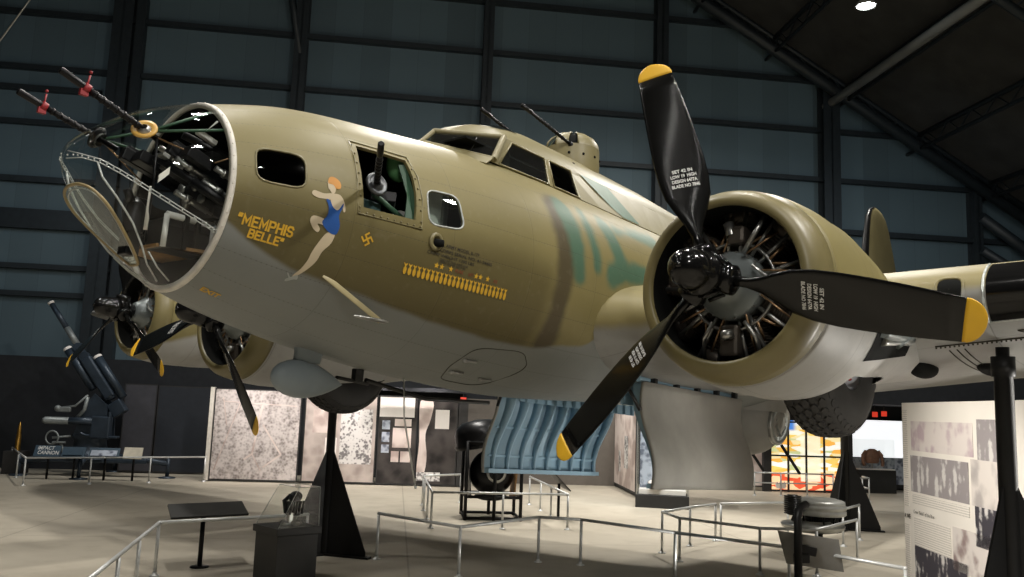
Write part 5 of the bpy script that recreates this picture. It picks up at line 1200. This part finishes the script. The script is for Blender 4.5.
# stained glass
def stained():
    m, nt, b = new_mat('stained_glass'); T = NT(nt); tc = node(nt, 'ShaderNodeTexCoord'); P = tc.outputs['Object']
    sp = node(nt, 'ShaderNodeSeparateXYZ'); nt.links.new(P, sp.inputs[0]); z = sp.outputs[2]; x = sp.outputs[0]
    mp = node(nt, 'ShaderNodeMapping'); mp.inputs['Scale'].default_value = (2.2, 1, 7); nt.links.new(P, mp.inputs[0])
    v = node(nt, 'ShaderNodeTexVoronoi'); v.inputs['Scale'].default_value = 1.3; nt.links.new(mp.outputs[0], v.inputs['Vector']); vs_ = node(nt, 'ShaderNodeSeparateColor'); nt.links.new(v.outputs['Color'], vs_.inputs[0])
    rp = node(nt, 'ShaderNodeValToRGB'); cr = rp.color_ramp; cr.interpolation = 'CONSTANT'; cols = [(0, (.9, .75, .4)), (.16, (.95, .45, .08)), (.3, (.95, .9, .75)), (.5, (.9, .62, .15)), (.64, (.95, .93, .85)), (.8, (.85, .5, .1)), (.92, (.55, .6, .3))]
    cr.elements[0].position = 0; cr.elements[0].color = c4(cols[0][1]); cr.elements[1].position = cols[1][0]; cr.elements[1].color = c4(cols[1][1])
    for p, c in cols[2:]: e = cr.elements.new(p); e.color = c4(c)
    nt.links.new(vs_.outputs[0], rp.inputs[0])
    low = T.step(z, .62, .5); red = T.mix(T.m('GREATER_THAN', vs_.outputs[1], .55), (.75, .10, .04), (.95, .62, .35)); col = T.mix(low, rp.outputs[0], red)
    blue = T.m('MULTIPLY', T.step(z, 1.80, 1.9), T.step(x, -.25, -.45)); col = T.mix(blue, col, (.08, .25, .7))
    gold = T.m('MULTIPLY', T.m('MULTIPLY', T.step(T.m('ABSOLUTE', T.m('SUBTRACT', x, .15)), .34, .3), T.step(z, .3, .34)), T.step(z, 1.72, 1.68)); col = T.mix(T.m('MULTIPLY', gold, .75), col, (.98, .94, .7))
    nt.links.new(col, b.inputs['Base Color']); nt.links.new(col, b.inputs['Emission Color']); b.inputs['Emission Strength'].default_value = .9; b.inputs['Roughness'].default_value = .3
    return m
t = thing('stained_glass_window', W(12.5, 25.5, 0), 'backlit orange and yellow stained glass display with black bars', 'stained glass', rot=(0, 0, ANG))
mb = MB(); mb.box((0, 0, 1.1), (2.3, .02, 2.1)); SGM = stained(); obj('coloured_glass', mb, SGM, t)
mb = MB()
for x in (-1.15, -.58, 0, .58, 1.15): mb.box((x, -.03, 1.1), (.05, .06, 2.2))
for z in (.04, 1.08, 2.1): mb.box((0, -.028, z), (2.34, .05, .05))
mb.box((-1.28, -.02, 1.15), (.22, .12, 2.3)); mb.box((1.33, -.02, 1.15), (.32, .12, 2.3)); obj('black_bars', mb, M['panel_edge'], t)
mb = MB(); mb.quad([(-1.02, -.065, .2), (-.95, -.065, .32), (-.9, -.065, .24), (-.84, -.065, .42), (-.78, -.065, .24), (-.72, -.065, .33), (-.66, -.065, .2), (-.7, -.065, .1), (-.98, -.065, .1)]); obj('white_emblem', mb, M['pwhite'], t)
# bright panel, cabinet and jacket at the far right
t = thing('light_panel', W(15.85, 27.0, 0), 'bright white panel with pale blue scenery behind the leather jacket', 'display panel', rot=(0, 0, ANG))
mb = MB(); mb.box((0, .03, 1.15), (2.1, .06, 2.2)); obj('backing', mb, M['panel_edge'], t)
mb = MB(); mb.box((0, -.01, 1.65), (2.0, .02, 1.2)); obj('white_face', mb, emis('lit_white_panel', (.9, .92, .95), 1.0), t)
mb = MB(); mb.box((0, -.01, .62), (2.0, .02, .86)); obj('scenery_print', mb, M['photob'], t)
t = thing('jacket_cabinet', W(14.95, 26.0, 0), 'black cabinet with a clear top under the leather jacket', 'display case', rot=(0, 0, ANG))
mb = MB(); mb.box((0, 0, .36), (1.25, .6, .70), bev=.01); obj('cabinet', mb, M['casebase'], t); mb = MB(); mb.box((0, 0, .73), (1.2, .55, .03)); obj('white_deck', mb, M['pwhite'], t); mb = MB(); mb.box((0, 0, 1.2), (1.2, .55, .9)); obj('clear_cover', mb, M['caseg'], t)
t = thing('leather_jacket', W(14.95, 26.0, .745), 'brown leather flying jacket on a stand inside the clear cabinet', 'jacket', rot=(0, 0, ANG))
mb = MB(); mb.loft([[Vector((a * cos(2 * pi * k / 16), b * sin(2 * pi * k / 16), z)) for k in range(16)] for z, a, b in ((.16, .20, .11), (.22, .23, .13), (.40, .25, .14), (.52, .23, .13), (.58, .14, .09), (.61, .08, .07))]); obj('body', mb, M['leather'], t)
for sg in (-1, 1): mb = MB(); mb.tube([(sg * .19, 0, .52), (sg * .30, -.02, .40), (sg * .33, -.05, .20), (sg * .30, -.08, .08)], [.075, .07, .06, .05], 10); obj('sleeve', mb, M['leather'], t)
mb = MB(); mb.tube([(0, 0, 0), (0, 0, .2)], .02, 8); obj('stand_rod', mb, M['steel'], t)
for k, (s, z) in enumerate(((15.02, 2.43), (15.33, 2.46))):
    mb = MB(); mb.box(W(s, 25.9, z), (.16, .05, .16), rot=ROTW); wbox(mb, s - .01, s + .01, 25.88, 25.92, z + .08, 2.74, 1); tag(obj('exit_sign', mb, [emis('red_exit_glow_%s' % 'ab'[k], (.6, .04, .02), .9), M['panel_edge']]), ['small red lit sign above the leather jacket, left of the pair', 'small red lit sign above the leather jacket, right of the pair'][k], 'sign', 'red exit signs')
# newspaper panel at the right
a_ = Vector((10.22, -2.64, 0)); b_ = Vector((7.2, -4.80, 0)); w = (b_ - a_).length; ang = atan2(b_.y - a_.y, b_.x - a_.x)
t = thing('newspaper_panel', (a_ + b_) / 2, 'large newspaper page panel with crew photographs at the right edge', 'display panel', rot=(0, 0, ang))
NP = t; h = 2.43; mb = MB(); mb.box((0, -.03, h / 2 + .02), (w, .06, h)); obj('page', mb, M['newsp'], t)
def lines_mat(name, ink, paper, freq, dens=.5):
    m, nt, b = new_mat(name); T = NT(nt); tc = node(nt, 'ShaderNodeTexCoord'); P = tc.outputs['Object']; sp = node(nt, 'ShaderNodeSeparateXYZ'); nt.links.new(P, sp.inputs[0])
    row = T.m('MULTIPLY', sp.outputs[2], freq); fr = T.m('FRACT', row); ln = T.m('MULTIPLY', T.m('GREATER_THAN', fr, .35), T.m('LESS_THAN', fr, .8))
    cmb = node(nt, 'ShaderNodeCombineXYZ'); nt.links.new(T.m('MULTIPLY', sp.outputs[0], freq * 1.3), cmb.inputs[0]); nt.links.new(T.m('FLOOR', row), cmb.inputs[1]); wn = T.noise(cmb.outputs[0], 1.0, 2)
    nt.links.new(T.mix(T.m('MULTIPLY', ln, T.step(wn, .36, .46)), paper, ink), b.inputs['Base Color']); b.inputs['Roughness'].default_value = .75; return m
M['lines'] = lines_mat('newsprint_text', (.52, .48, .43), (.74, .69, .62), 38); M['linesd'] = lines_mat('newsprint_heading', (.12, .11, .1), (.74, .69, .62), 16)
def crew_mat(name, top, nb):
    """a group photograph: dark ground, rows of pale figures"""
    m, nt, b = new_mat(name); T = NT(nt); tc = node(nt, 'ShaderNodeTexCoord'); P = tc.outputs['Object']
    mp = node(nt, 'ShaderNodeMapping'); mp.inputs['Scale'].default_value = (nb, 1, nb * .35); nt.links.new(P, mp.inputs[0]); v = node(nt, 'ShaderNodeTexVoronoi'); v.inputs['Scale'].default_value = 1.; v.inputs['Randomness'].default_value = .6; nt.links.new(mp.outputs[0], v.inputs['Vector'])
    n = T.noise(P, 14, 6); f = T.step(T.m('ADD', v.outputs['Distance'], T.m('MULTIPLY', T.m('SUBTRACT', n, .5), .7)), .52, .25)
    nt.links.new(T.mix(f, top, (.58, .55, .52)), b.inputs['Base Color']); b.inputs['Roughness'].default_value = .7; return m
M['crew'] = crew_mat('crew_photo_dark', (.04, .035, .045), 9); M['crewl'] = crew_mat('crew_photo_light', (.28, .25, .25), 8)
# the camera sees the page from its -y side once turned; x runs left to right
def nq(nm, x0, x1, z0, z1, m): 
    x0, x1 = [q if q < .2 else .26 + (q - .26) * 1.65 for q in (x0, x1)]
    mb = MB(); mb.box((-w / 2 + (x0 + x1) / 2, -.064, (z0 + z1) / 2), (x1 - x0, .006, z1 - z0)); return obj(nm, mb, m, NP)
nq('margin_column', .03, .17, 1.5, 2.36, M['lines']); nq('margin_column', .03, .17, .15, .95, M['lines']); nq('margin_heading', .04, .17, 1.16, 1.42, M['lines'])
nq('aircraft_photo', .28, 1.30, 1.86, 2.22, print_mat('faded_pink_photo', (.6, .52, .5), (.42, .3, .34), (.68, .62, .57), 4, .35)); nq('figure_photo', 1.36, 1.75, 1.84, 2.26, M['crewl'])
nq('crew_photo', .26, 1.22, 1.36, 1.80, M['crewl']); nq('crew_photo', 1.26, 1.78, 1.36, 1.84, print_mat('pale_portrait', (.55, .5, .46), (.3, .27, .26), (.66, .6, .55), 3, .4))
nq('text_column', .28, 1.22, 1.22, 1.33, M['lines']); nq('text_column', .30, .92, .72, 1.06, M['lines']); nq('text_column', 1.3, 1.8, .1, .55, M['lines']); nq('text_column', .28, 1.2, .06, .2, M['lines'])
nq('pilot_photo', .96, 1.55, .62, 1.08, print_mat('pilot_photo', (.5, .43, .40), (.14, .07, .07), (.70, .65, .6), 3.2, .35)); nq('cap_photo', 1.30, 2.05, .95, 1.36, M['crew']); nq('crew_photo', .30, 1.18, .22, .72, M['crew'])
def ntext(body, x, z, size, bold=0.):
    vs, fs = text_mesh(body, size, bold); mb = MB(); mb.add([Vector((-w / 2 + x + v.x, -.069, z + v.y)) for v in vs], fs, 0, False); return obj('heading_text', mb, M['decal_k'], NP, fix=False)
ntext('Crew "Belle" of the Blue', .32, 1.10, .062); ntext('Memphis Belle, Air', .30, .16, .055, .001); ntext('Craft Crew Men', .30, .10, .055, .001); ntext('A WE', .03, 1.02, .075, .002)
# lamp can over the page
t = thing('track_spotlight', W(18.3, 25.0, 2.5), 'small lit spotlight on the dark soffit above the newspaper panel', 'lamp'); mb = MB(); mb.lathe([(0, .09), (.16, .1), (.18, .05), (.24, .02)], (0, 0, 0), (0, 0, 1), 16); obj('lamp_can', mb, M['panel_edge'], t); mb = MB(); mb.lathe([(.01, 0), (.01, .085)], (0, 0, 0), (0, 0, 1), 16); obj('lamp_lens', mb, emis('spot_glow', (1, .97, .9), 12), t)

# ---- anti-aircraft gun, back left
t = thing('anti_aircraft_gun', W(-8.2, 25.2, 0), 'dark anti-aircraft gun with its barrel raised, behind the far left railing', 'gun', rot=(0, 0, ANG))
mz = Vector((-1.42, 0, 4.66)); br = Vector((.56, 0, 1.9)); d = (br - mz).normalized()
mb = MB(); mb.tube([mz, mz + d * .06], .085, 18, 2); mb.lathe([(0, .045), (.002, .045), (.02, 0)], mz - d * .004, d, 14, 0); mb.tube([mz + d * .06, mz + d * .85], [.07, .08], 16); mb.tube([mz + d * .85, mz + d * 1.42], .083, 16, 1); mb.tube([mz + d * 1.42, mz + d * 3.2], [.09, .13], 16); mb.box(br + d * .1, (.4, .3, .4), rot=Matrix.Rotation(.95, 3, 'Y'), bev=.04); obj('barrel', mb, [M['flak'], M['flakl'], M['pwhite']], t)
sd = Vector((d.z, 0, -d.x))
for off, st_, nm in ((.27, 1.72, 'recuperator'), (-.27, 1.35, 'recoil_cylinder')):
    mb = MB(); a = mz + d * (st_ + (.0 if off < 0 else .25)) - sd * off; mb.tube([a, a + d * 1.35], .115, 16); mb.lathe([(-.03, .0), (-.03, .09), (0, .12), (.05, .12)], a, d, 16, 1); obj(nm, mb, [M['flak'], M['pwhite']], t)
mb = MB(); q = mz + d * 2.5; mb.box(q, (1.3, .26, .30), rot=Matrix.Rotation(atan2(-d.z, d.x), 3, 'Y'), bev=.05); 
for k in range(3): mb.tube([mz + d * (1.5 + .3 * k) + Vector((0, -.1, 0)), mz + d * (1.5 + .3 * k) + Vector((0, .1, 0))], .13, 10)
obj('cradle', mb, M['flak'], t)
mb = MB(); mb.lathe([(.45, .62), (.55, .6), (.6, .45), (.95, .40), (1.0, .48), (1.1, .48)], (0, 0, 0), (0, 0, 1), 24)
for y in (-.34, .34): mb.prism([(-.35, y - .03, 1.05), (.5, y - .03, 1.05), (.45, y - .03, 1.9), (.1, y - .03, 2.2), (-.1, y - .03, 1.9)], (0, .06, 0))
mb.box((.35, -.35, 1.3), (.5, .3, .6), bev=.04); obj('pedestal', mb, M['flak'], t)
mb = MB(); mb.tube([(-1.12, -.45, 1.45), (-1.05, -.45, 1.45)], [.06, .10], 14, 1); mb.tube([(-1.05, -.45, 1.45), (-.45, -.45, 1.45)], .10, 14, 1); mb.tube([(-.45, -.45, 1.45), (.15, -.45, 1.46)], .10, 14); obj('equilibrator', mb, [M['flak'], M['flakl']], t)
mb = MB(); mb.tube([(-.75, -.4, 1.78), (-.35, -.4, 1.85), (-.05, -.4, 2.15)], .03, 8); mb.box((-.62, -.42, 1.75), (.35, .12, .14), bev=.03); mb.sphere((-.78, -.42, 1.77), .09, 0, 10, 8); mb.tube([(-.3, -.42, 1.5), (-.1, -.42, 1.75), (-.05, -.42, 2.1)], .05, 8); obj('sighting_gear', mb, M['flakl'], t)
mb = MB(); mb.lathe([(-.03, .17), (0, .2), (.03, .17), (0, .15), (-.03, .17)], (-.82, -.5, 1.0), (.2, 1, 0), 20); mb.tube([(-.82, -.5, 1.0), (-.4, -.35, 1.05)], .03, 8); mb.box((-.65, -.45, .88), (.3, .2, .05), bev=.02); mb.tube([(-.5, -.4, .5), (-.6, -.45, .86)], .04, 8); obj('handwheel', mb, M['flakl'], t)
mb = MB(); mb.lathe([(-.04, .5), (.04, .52), (.05, .44), (-.03, .44), (-.04, .5)], (.1, -.45, 1.55), (0, 1, 0), 24, 0, R(-20), R(120)); mb.box((.62, -.3, 1.05), (.35, .3, .06), bev=.02); obj('elevation_arc', mb, M['flak'], t)
for k, (x, y) in enumerate(((-1.55, -.55), (2.15, -.3), (.3, 1.3), (.2, -1.25))):
    mb = MB(); mb.tube([(0, 0, .52), (x * .55, y * .55, .50), (x, y, .38)], [.10, .09, .07], 10); mb.tube([(x, y, .55), (x, y, .03)], .05, 10); mb.lathe([(0, .22), (.03, .22), (.05, .06)], (x, y, 0), (0, 0, 1), 16); obj('outrigger', mb, M['flak'], t)
mb = MB(); mb.box((.1, -.2, .42), (3.0, .4, .12), bev=.03); mb.tube([(-1.7, -.35, .28), (-.5, -.35, .48)], .04, 8); obj('carriage', mb, M['flak'], t)
mb = MB(); mb.box(W(-10.05, 25.2, .3), (.5, .5, .6), rot=ROTW, bev=.01); tag(obj('plinth', mb, M['panel_edge']), 'low black plinth under the brass shell, far left', 'plinth')
mb = MB(); mb.lathe([(0, .075), (.01, .07), (.42, .062), (.47, .05), (.48, .05), (.58, .048), (.68, .035), (.76, .015), (.78, 0)], W(-10.05, 25.2, .6), (0, 0, 1), 18); tag(obj('artillery_shell', mb, M['brass']), 'tall brass shell standing on the black plinth at the far left', 'shell')
for k, (s0, s1, z1, mt, lb) in enumerate(((-9.05, -8.42, .84, 'sign', 'dark blue sign with pale block lettering, leftmost in front of the anti-aircraft gun'), (-8.38, -7.82, .82, 'flakl', 'plain grey slanted sign, second from left in front of the anti-aircraft gun'), (-7.72, -6.98, .82, 'photob', 'grey picture sign, third from left in front of the anti-aircraft gun'), (-6.88, -6.42, .85, 'paper', 'cream coloured sign, rightmost in front of the anti-aircraft gun'))):
    t = thing('information_sign', W((s0 + s1) / 2, 23.75, 0), lb, 'sign', 'signs in front of the anti-aircraft gun', (0, 0, ANG)); w_ = s1 - s0
    mb = MB(); mb.prism([(-w_ / 2, -.10, .58), (w_ / 2, -.10, .58), (w_ / 2 - .03, .12, z1), (-w_ / 2 - .03, .12, z1)], (0, .02, -.012)); obj('sign_board', mb, M['sign' if k != 3 else 'paper'], t)
    mb = MB(); mb.tube([(0, .08, 0), (0, .08, .68)], .03, 8); obj('sign_post', mb, M['stand'], t)
    if k in (1, 2): mb = MB(); mb.prism([(-w_ / 2 + .04, -.094, .63), (w_ / 2 - .06, -.094, .63), (w_ / 2 - .08, .10, z1 - .04), (-w_ / 2 + .02, .10, z1 - .04)], (0, -.006, .003)); obj('picture', mb, M['photob' if k == 2 else 'sign'], t)
    if k == 0:
        mb = MB()
        for li, tx in enumerate(('IMPACT', 'CANNON')):
            vs, fs = text_mesh(tx, .12, .002); 
            for_ = [Vector((-w_ / 2 + .05 + li * .03 + v.x * .95, lerp(-.10, .12, (.74 - li * .11 + v.y - .58) / (z1 - .58)) - .012, .74 - li * .11 + v.y)) for v in vs]; mb.add(for_, fs, 0, False)
        obj('lettering', mb, M['decal_w'], t, fix=False)
# ---- caged ball turret in the middle ground
bx, by = 11.95, 5.85
t = thing('turret_cage', (bx, by, 0), 'black steel cage holding a ball turret inside the middle railing', 'frame', rot=(0, 0, R(-43)))
for x in (-.55, .02, .55):
    for y in (-.5, .5):
        mb = MB(); mb.tube([(x, y, 0), (x, y, 1.52)], .035, 8); obj('upright', mb, M['stand'], t)
for z in (.04, .45, 1.5): mb = MB(); mb.tube([(-.55, -.5, z), (.55, -.5, z), (.55, .5, z), (-.55, .5, z), (-.55, -.5, z)], .03, 8); obj('cross_bar', mb, M['stand'], t)
t = thing('ball_turret_exhibit', (bx, by, .30), 'dark ball turret with curved plates held in the black cage', 'turret', rot=(0, 0, R(-43)))
mb = MB(); mb.sphere((0, 0, .60), .46, 0, 28, 18); mb.lathe([(.05, .2), (.1, .35), (.18, .30)], (0, 0, 0), (0, 0, 1), 24); obj('ball', mb, M['gun'], t)
mb = MB(); mb.lathe([(0, .5), (.06, .52), (.1, .5), (.3, .49), (.42, .44), (.52, .30), (.56, 0)], (-.25, 0, 1.1), (-.2, 0, 1), 24); obj('dome', mb, M['gun'], t)
mb = MB(); mb.lathe([(0, .20), (.03, .20), (.04, .15)], (.05, -.42, .62), (0, -1, 0), 20); obj('window_ring', mb, M['steel'], t)
mb = MB(); mb.lathe([(0, .09), (.03, .09), (.04, 0)], (-.02, -.40, .98), (0, -1, .2), 14); obj('yellow_cap', mb, M['yellow'], t)
for sg in (-1, 1): mb = MB(); mb.prism([(sg * .42, -.35, .1), (sg * .42, .35, .1), (sg * .50, .35, .9), (sg * .50, -.35, .9)], (sg * .02, 0, 0)); obj('side_plate', mb, M['brown'] if sg > 0 else M['gun'], t)
t = thing('reading_sign', (12.95, 4.75, 0), 'small dark reading sign leaning over the railing right of the ball turret', 'sign', rot=(0, 0, R(48)))
mb = MB(); mb.prism([(-.42, -.05, .60), (.42, -.05, .60), (.42, .30, .95), (-.42, .30, .95)], (0, -.015, .015)); obj('sign_board', mb, M['casebase'], t); mb = MB(); mb.tube([(0, .1, 0), (0, .1, .72)], .03, 8); obj('sign_post', mb, M['stand'], t)
# ------------------------------------------------------------------ light, world, camera
def lamp(kind, loc, tgt, power, size=.5, col=(1, .94, .84), angle=70, blend=.6):
    l = bpy.data.lights.new('hall_and_fill_lamp', kind); l.energy = power; l.color = col
    if kind == 'AREA': l.shape = 'DISK'; l.size = size
    if kind == 'SPOT': l.spot_size = R(angle); l.spot_blend = blend; l.shadow_soft_size = size
    o = bpy.data.objects.new('hall_and_fill_lamp', l); COL.objects.link(o); o.location = loc
    o.rotation_euler = (Vector(tgt) - Vector(loc)).to_track_quat('-Z', 'Y').to_euler(); return o
WARM = (1, .96, .89); COOL = (.75, .88, 1)
# roof lamps over the aircraft, plus an added front fill lamp on the camera side
for loc, tgt, p in (((-1, -6, 12), (3, -2, 3), 230), ((5, -9, 12), (5, -4, 3), 800), ((-5, -9, 9), (3.5, -3, 3), 260), ((3, 3, 13), (3, 1, 3), 420), ((7, -1, 13), (7, -1, 2), 450), ((11, -8, 12), (9, -4, 2), 150), ((12, 7, 13), (11, 5, 0), 900), ((18, 0, 13), (16, 0, 0), 600)):
    lamp('AREA', loc, tgt, p, .7, WARM)
# rows of small roof lamps that sparkle in the glazing and on the propellers
for x in (-6, -2, 2, 6): 
    for y in (-12, -7, 1, 6): lamp('AREA', (x, y, 13), (x, y, 0), 28, .3, (1, .97, .92))
# downlights on the floor ahead of the nose, between the wings and behind them
for loc, tgt, p, a in (((2, 9, 10), (4, 8, 0), 900, 75), ((13, 9, 9), (13, 7, 0), 1700, 75), ((14.5, 1.5, 8), (14, 1.5, 0), 1600, 80), ((20, 7, 9), (20, 6, 0), 1600, 80), ((9, 15, 10), (9, 14, 0), 1100, 80), ((2.5, 1.5, 8), (3, 2.6, 0), 250, 75), ((11.5, -4.5, 8), (11.5, -2, 0), 1150, 75)):
    lamp('SPOT', loc, tgt, p, .25, WARM, a, .7)
# wash on the photo panels
for s, p in ((-4.2, 105), (-3.1, 105), (-1.6, 130), (-.3, 130), (.9, 120)): lamp('SPOT', W(s, 22.9, 3.3), W(s, 24.4, 1.3), p * 1.25, .06, (1, .90, .86), 80, .9)
lamp('SPOT', W(9.6, 24.2, 2.7), W(9.6, 25.6, 1.3), 90, .06, WARM, 90, .9)
lamp('SPOT', (17.6, 8.6, 3.2), (19.9, 7.65, 1.3), 200, .06, WARM, 90, .9); lamp('SPOT', (16.0, 3.9, 3.0), (16.9, 5., 1.2), 120, .06, COOL, 80, .9)
# low lamps with no fixtures, added to brighten the newspaper page, the open doors and the underside of the near wing
lamp('SPOT', (6.0, -2.0, 2.3), (8.7, -3.7, 1.3), 520, .1, WARM, 75, .9)
lamp('SPOT', (9.0, -.9, .15), (7.4, 1.2, 1.9), 130, .1, WARM, 85, .7); lamp('SPOT', (7.2, -4.0, .15), (7.0, 1.2, 1.9), 160, .1, WARM, 44, .6)
lamp('SPOT', (3.6, -8.2, .6), (7.4, -1.2, 2.0), 550, .15, WARM, 40, .9)
lamp('SPOT', (9.2, -6.4, .5), (5.7, -3.5, 2.9), 420, .15, WARM, 60, .9)
lamp('SPOT', W(-8.2, 22, 7), W(-8.2, 25.2, 1.5), 60, .1, COOL, 60, .8)
# cool light grazing the end wall
for s in (-11, -2, 7, 16): lamp('AREA', W(s, 22.5, 9.5), W(s, 28.5, 6.5), 27, 1.0, (.72, .88, 1))
w = bpy.data.worlds.new('hall_ambient'); scene.world = w; w.use_nodes = True; bg = w.node_tree.nodes['Background']; bg.inputs[0].default_value = (.5, .55, .6, 1); bg.inputs[1].default_value = .02
cd = bpy.data.cameras.new('camera'); cam = bpy.data.objects.new('camera', cd); COL.objects.link(cam); scene.camera = cam
cd.sensor_width = 36; cd.lens = 864.5506 / 1024 * 36; cd.clip_start = .05; cd.clip_end = 300
r_, u_, f_ = [Vector(q).normalized() for q in ((.635, -.772, .036), (-.129, -.06, .99), (.762, .633, .138))]
cam.matrix_world = Matrix(((r_.x, u_.x, -f_.x, -1.707), (r_.y, u_.y, -f_.y, -5.866), (r_.z, u_.z, -f_.z, 2.194), (0, 0, 0, 1)))
vs = scene.view_settings; vs.view_transform = 'Standard'; vs.look = 'None'; vs.exposure = 0; vs.gamma = 1; vs.use_curve_mapping = False
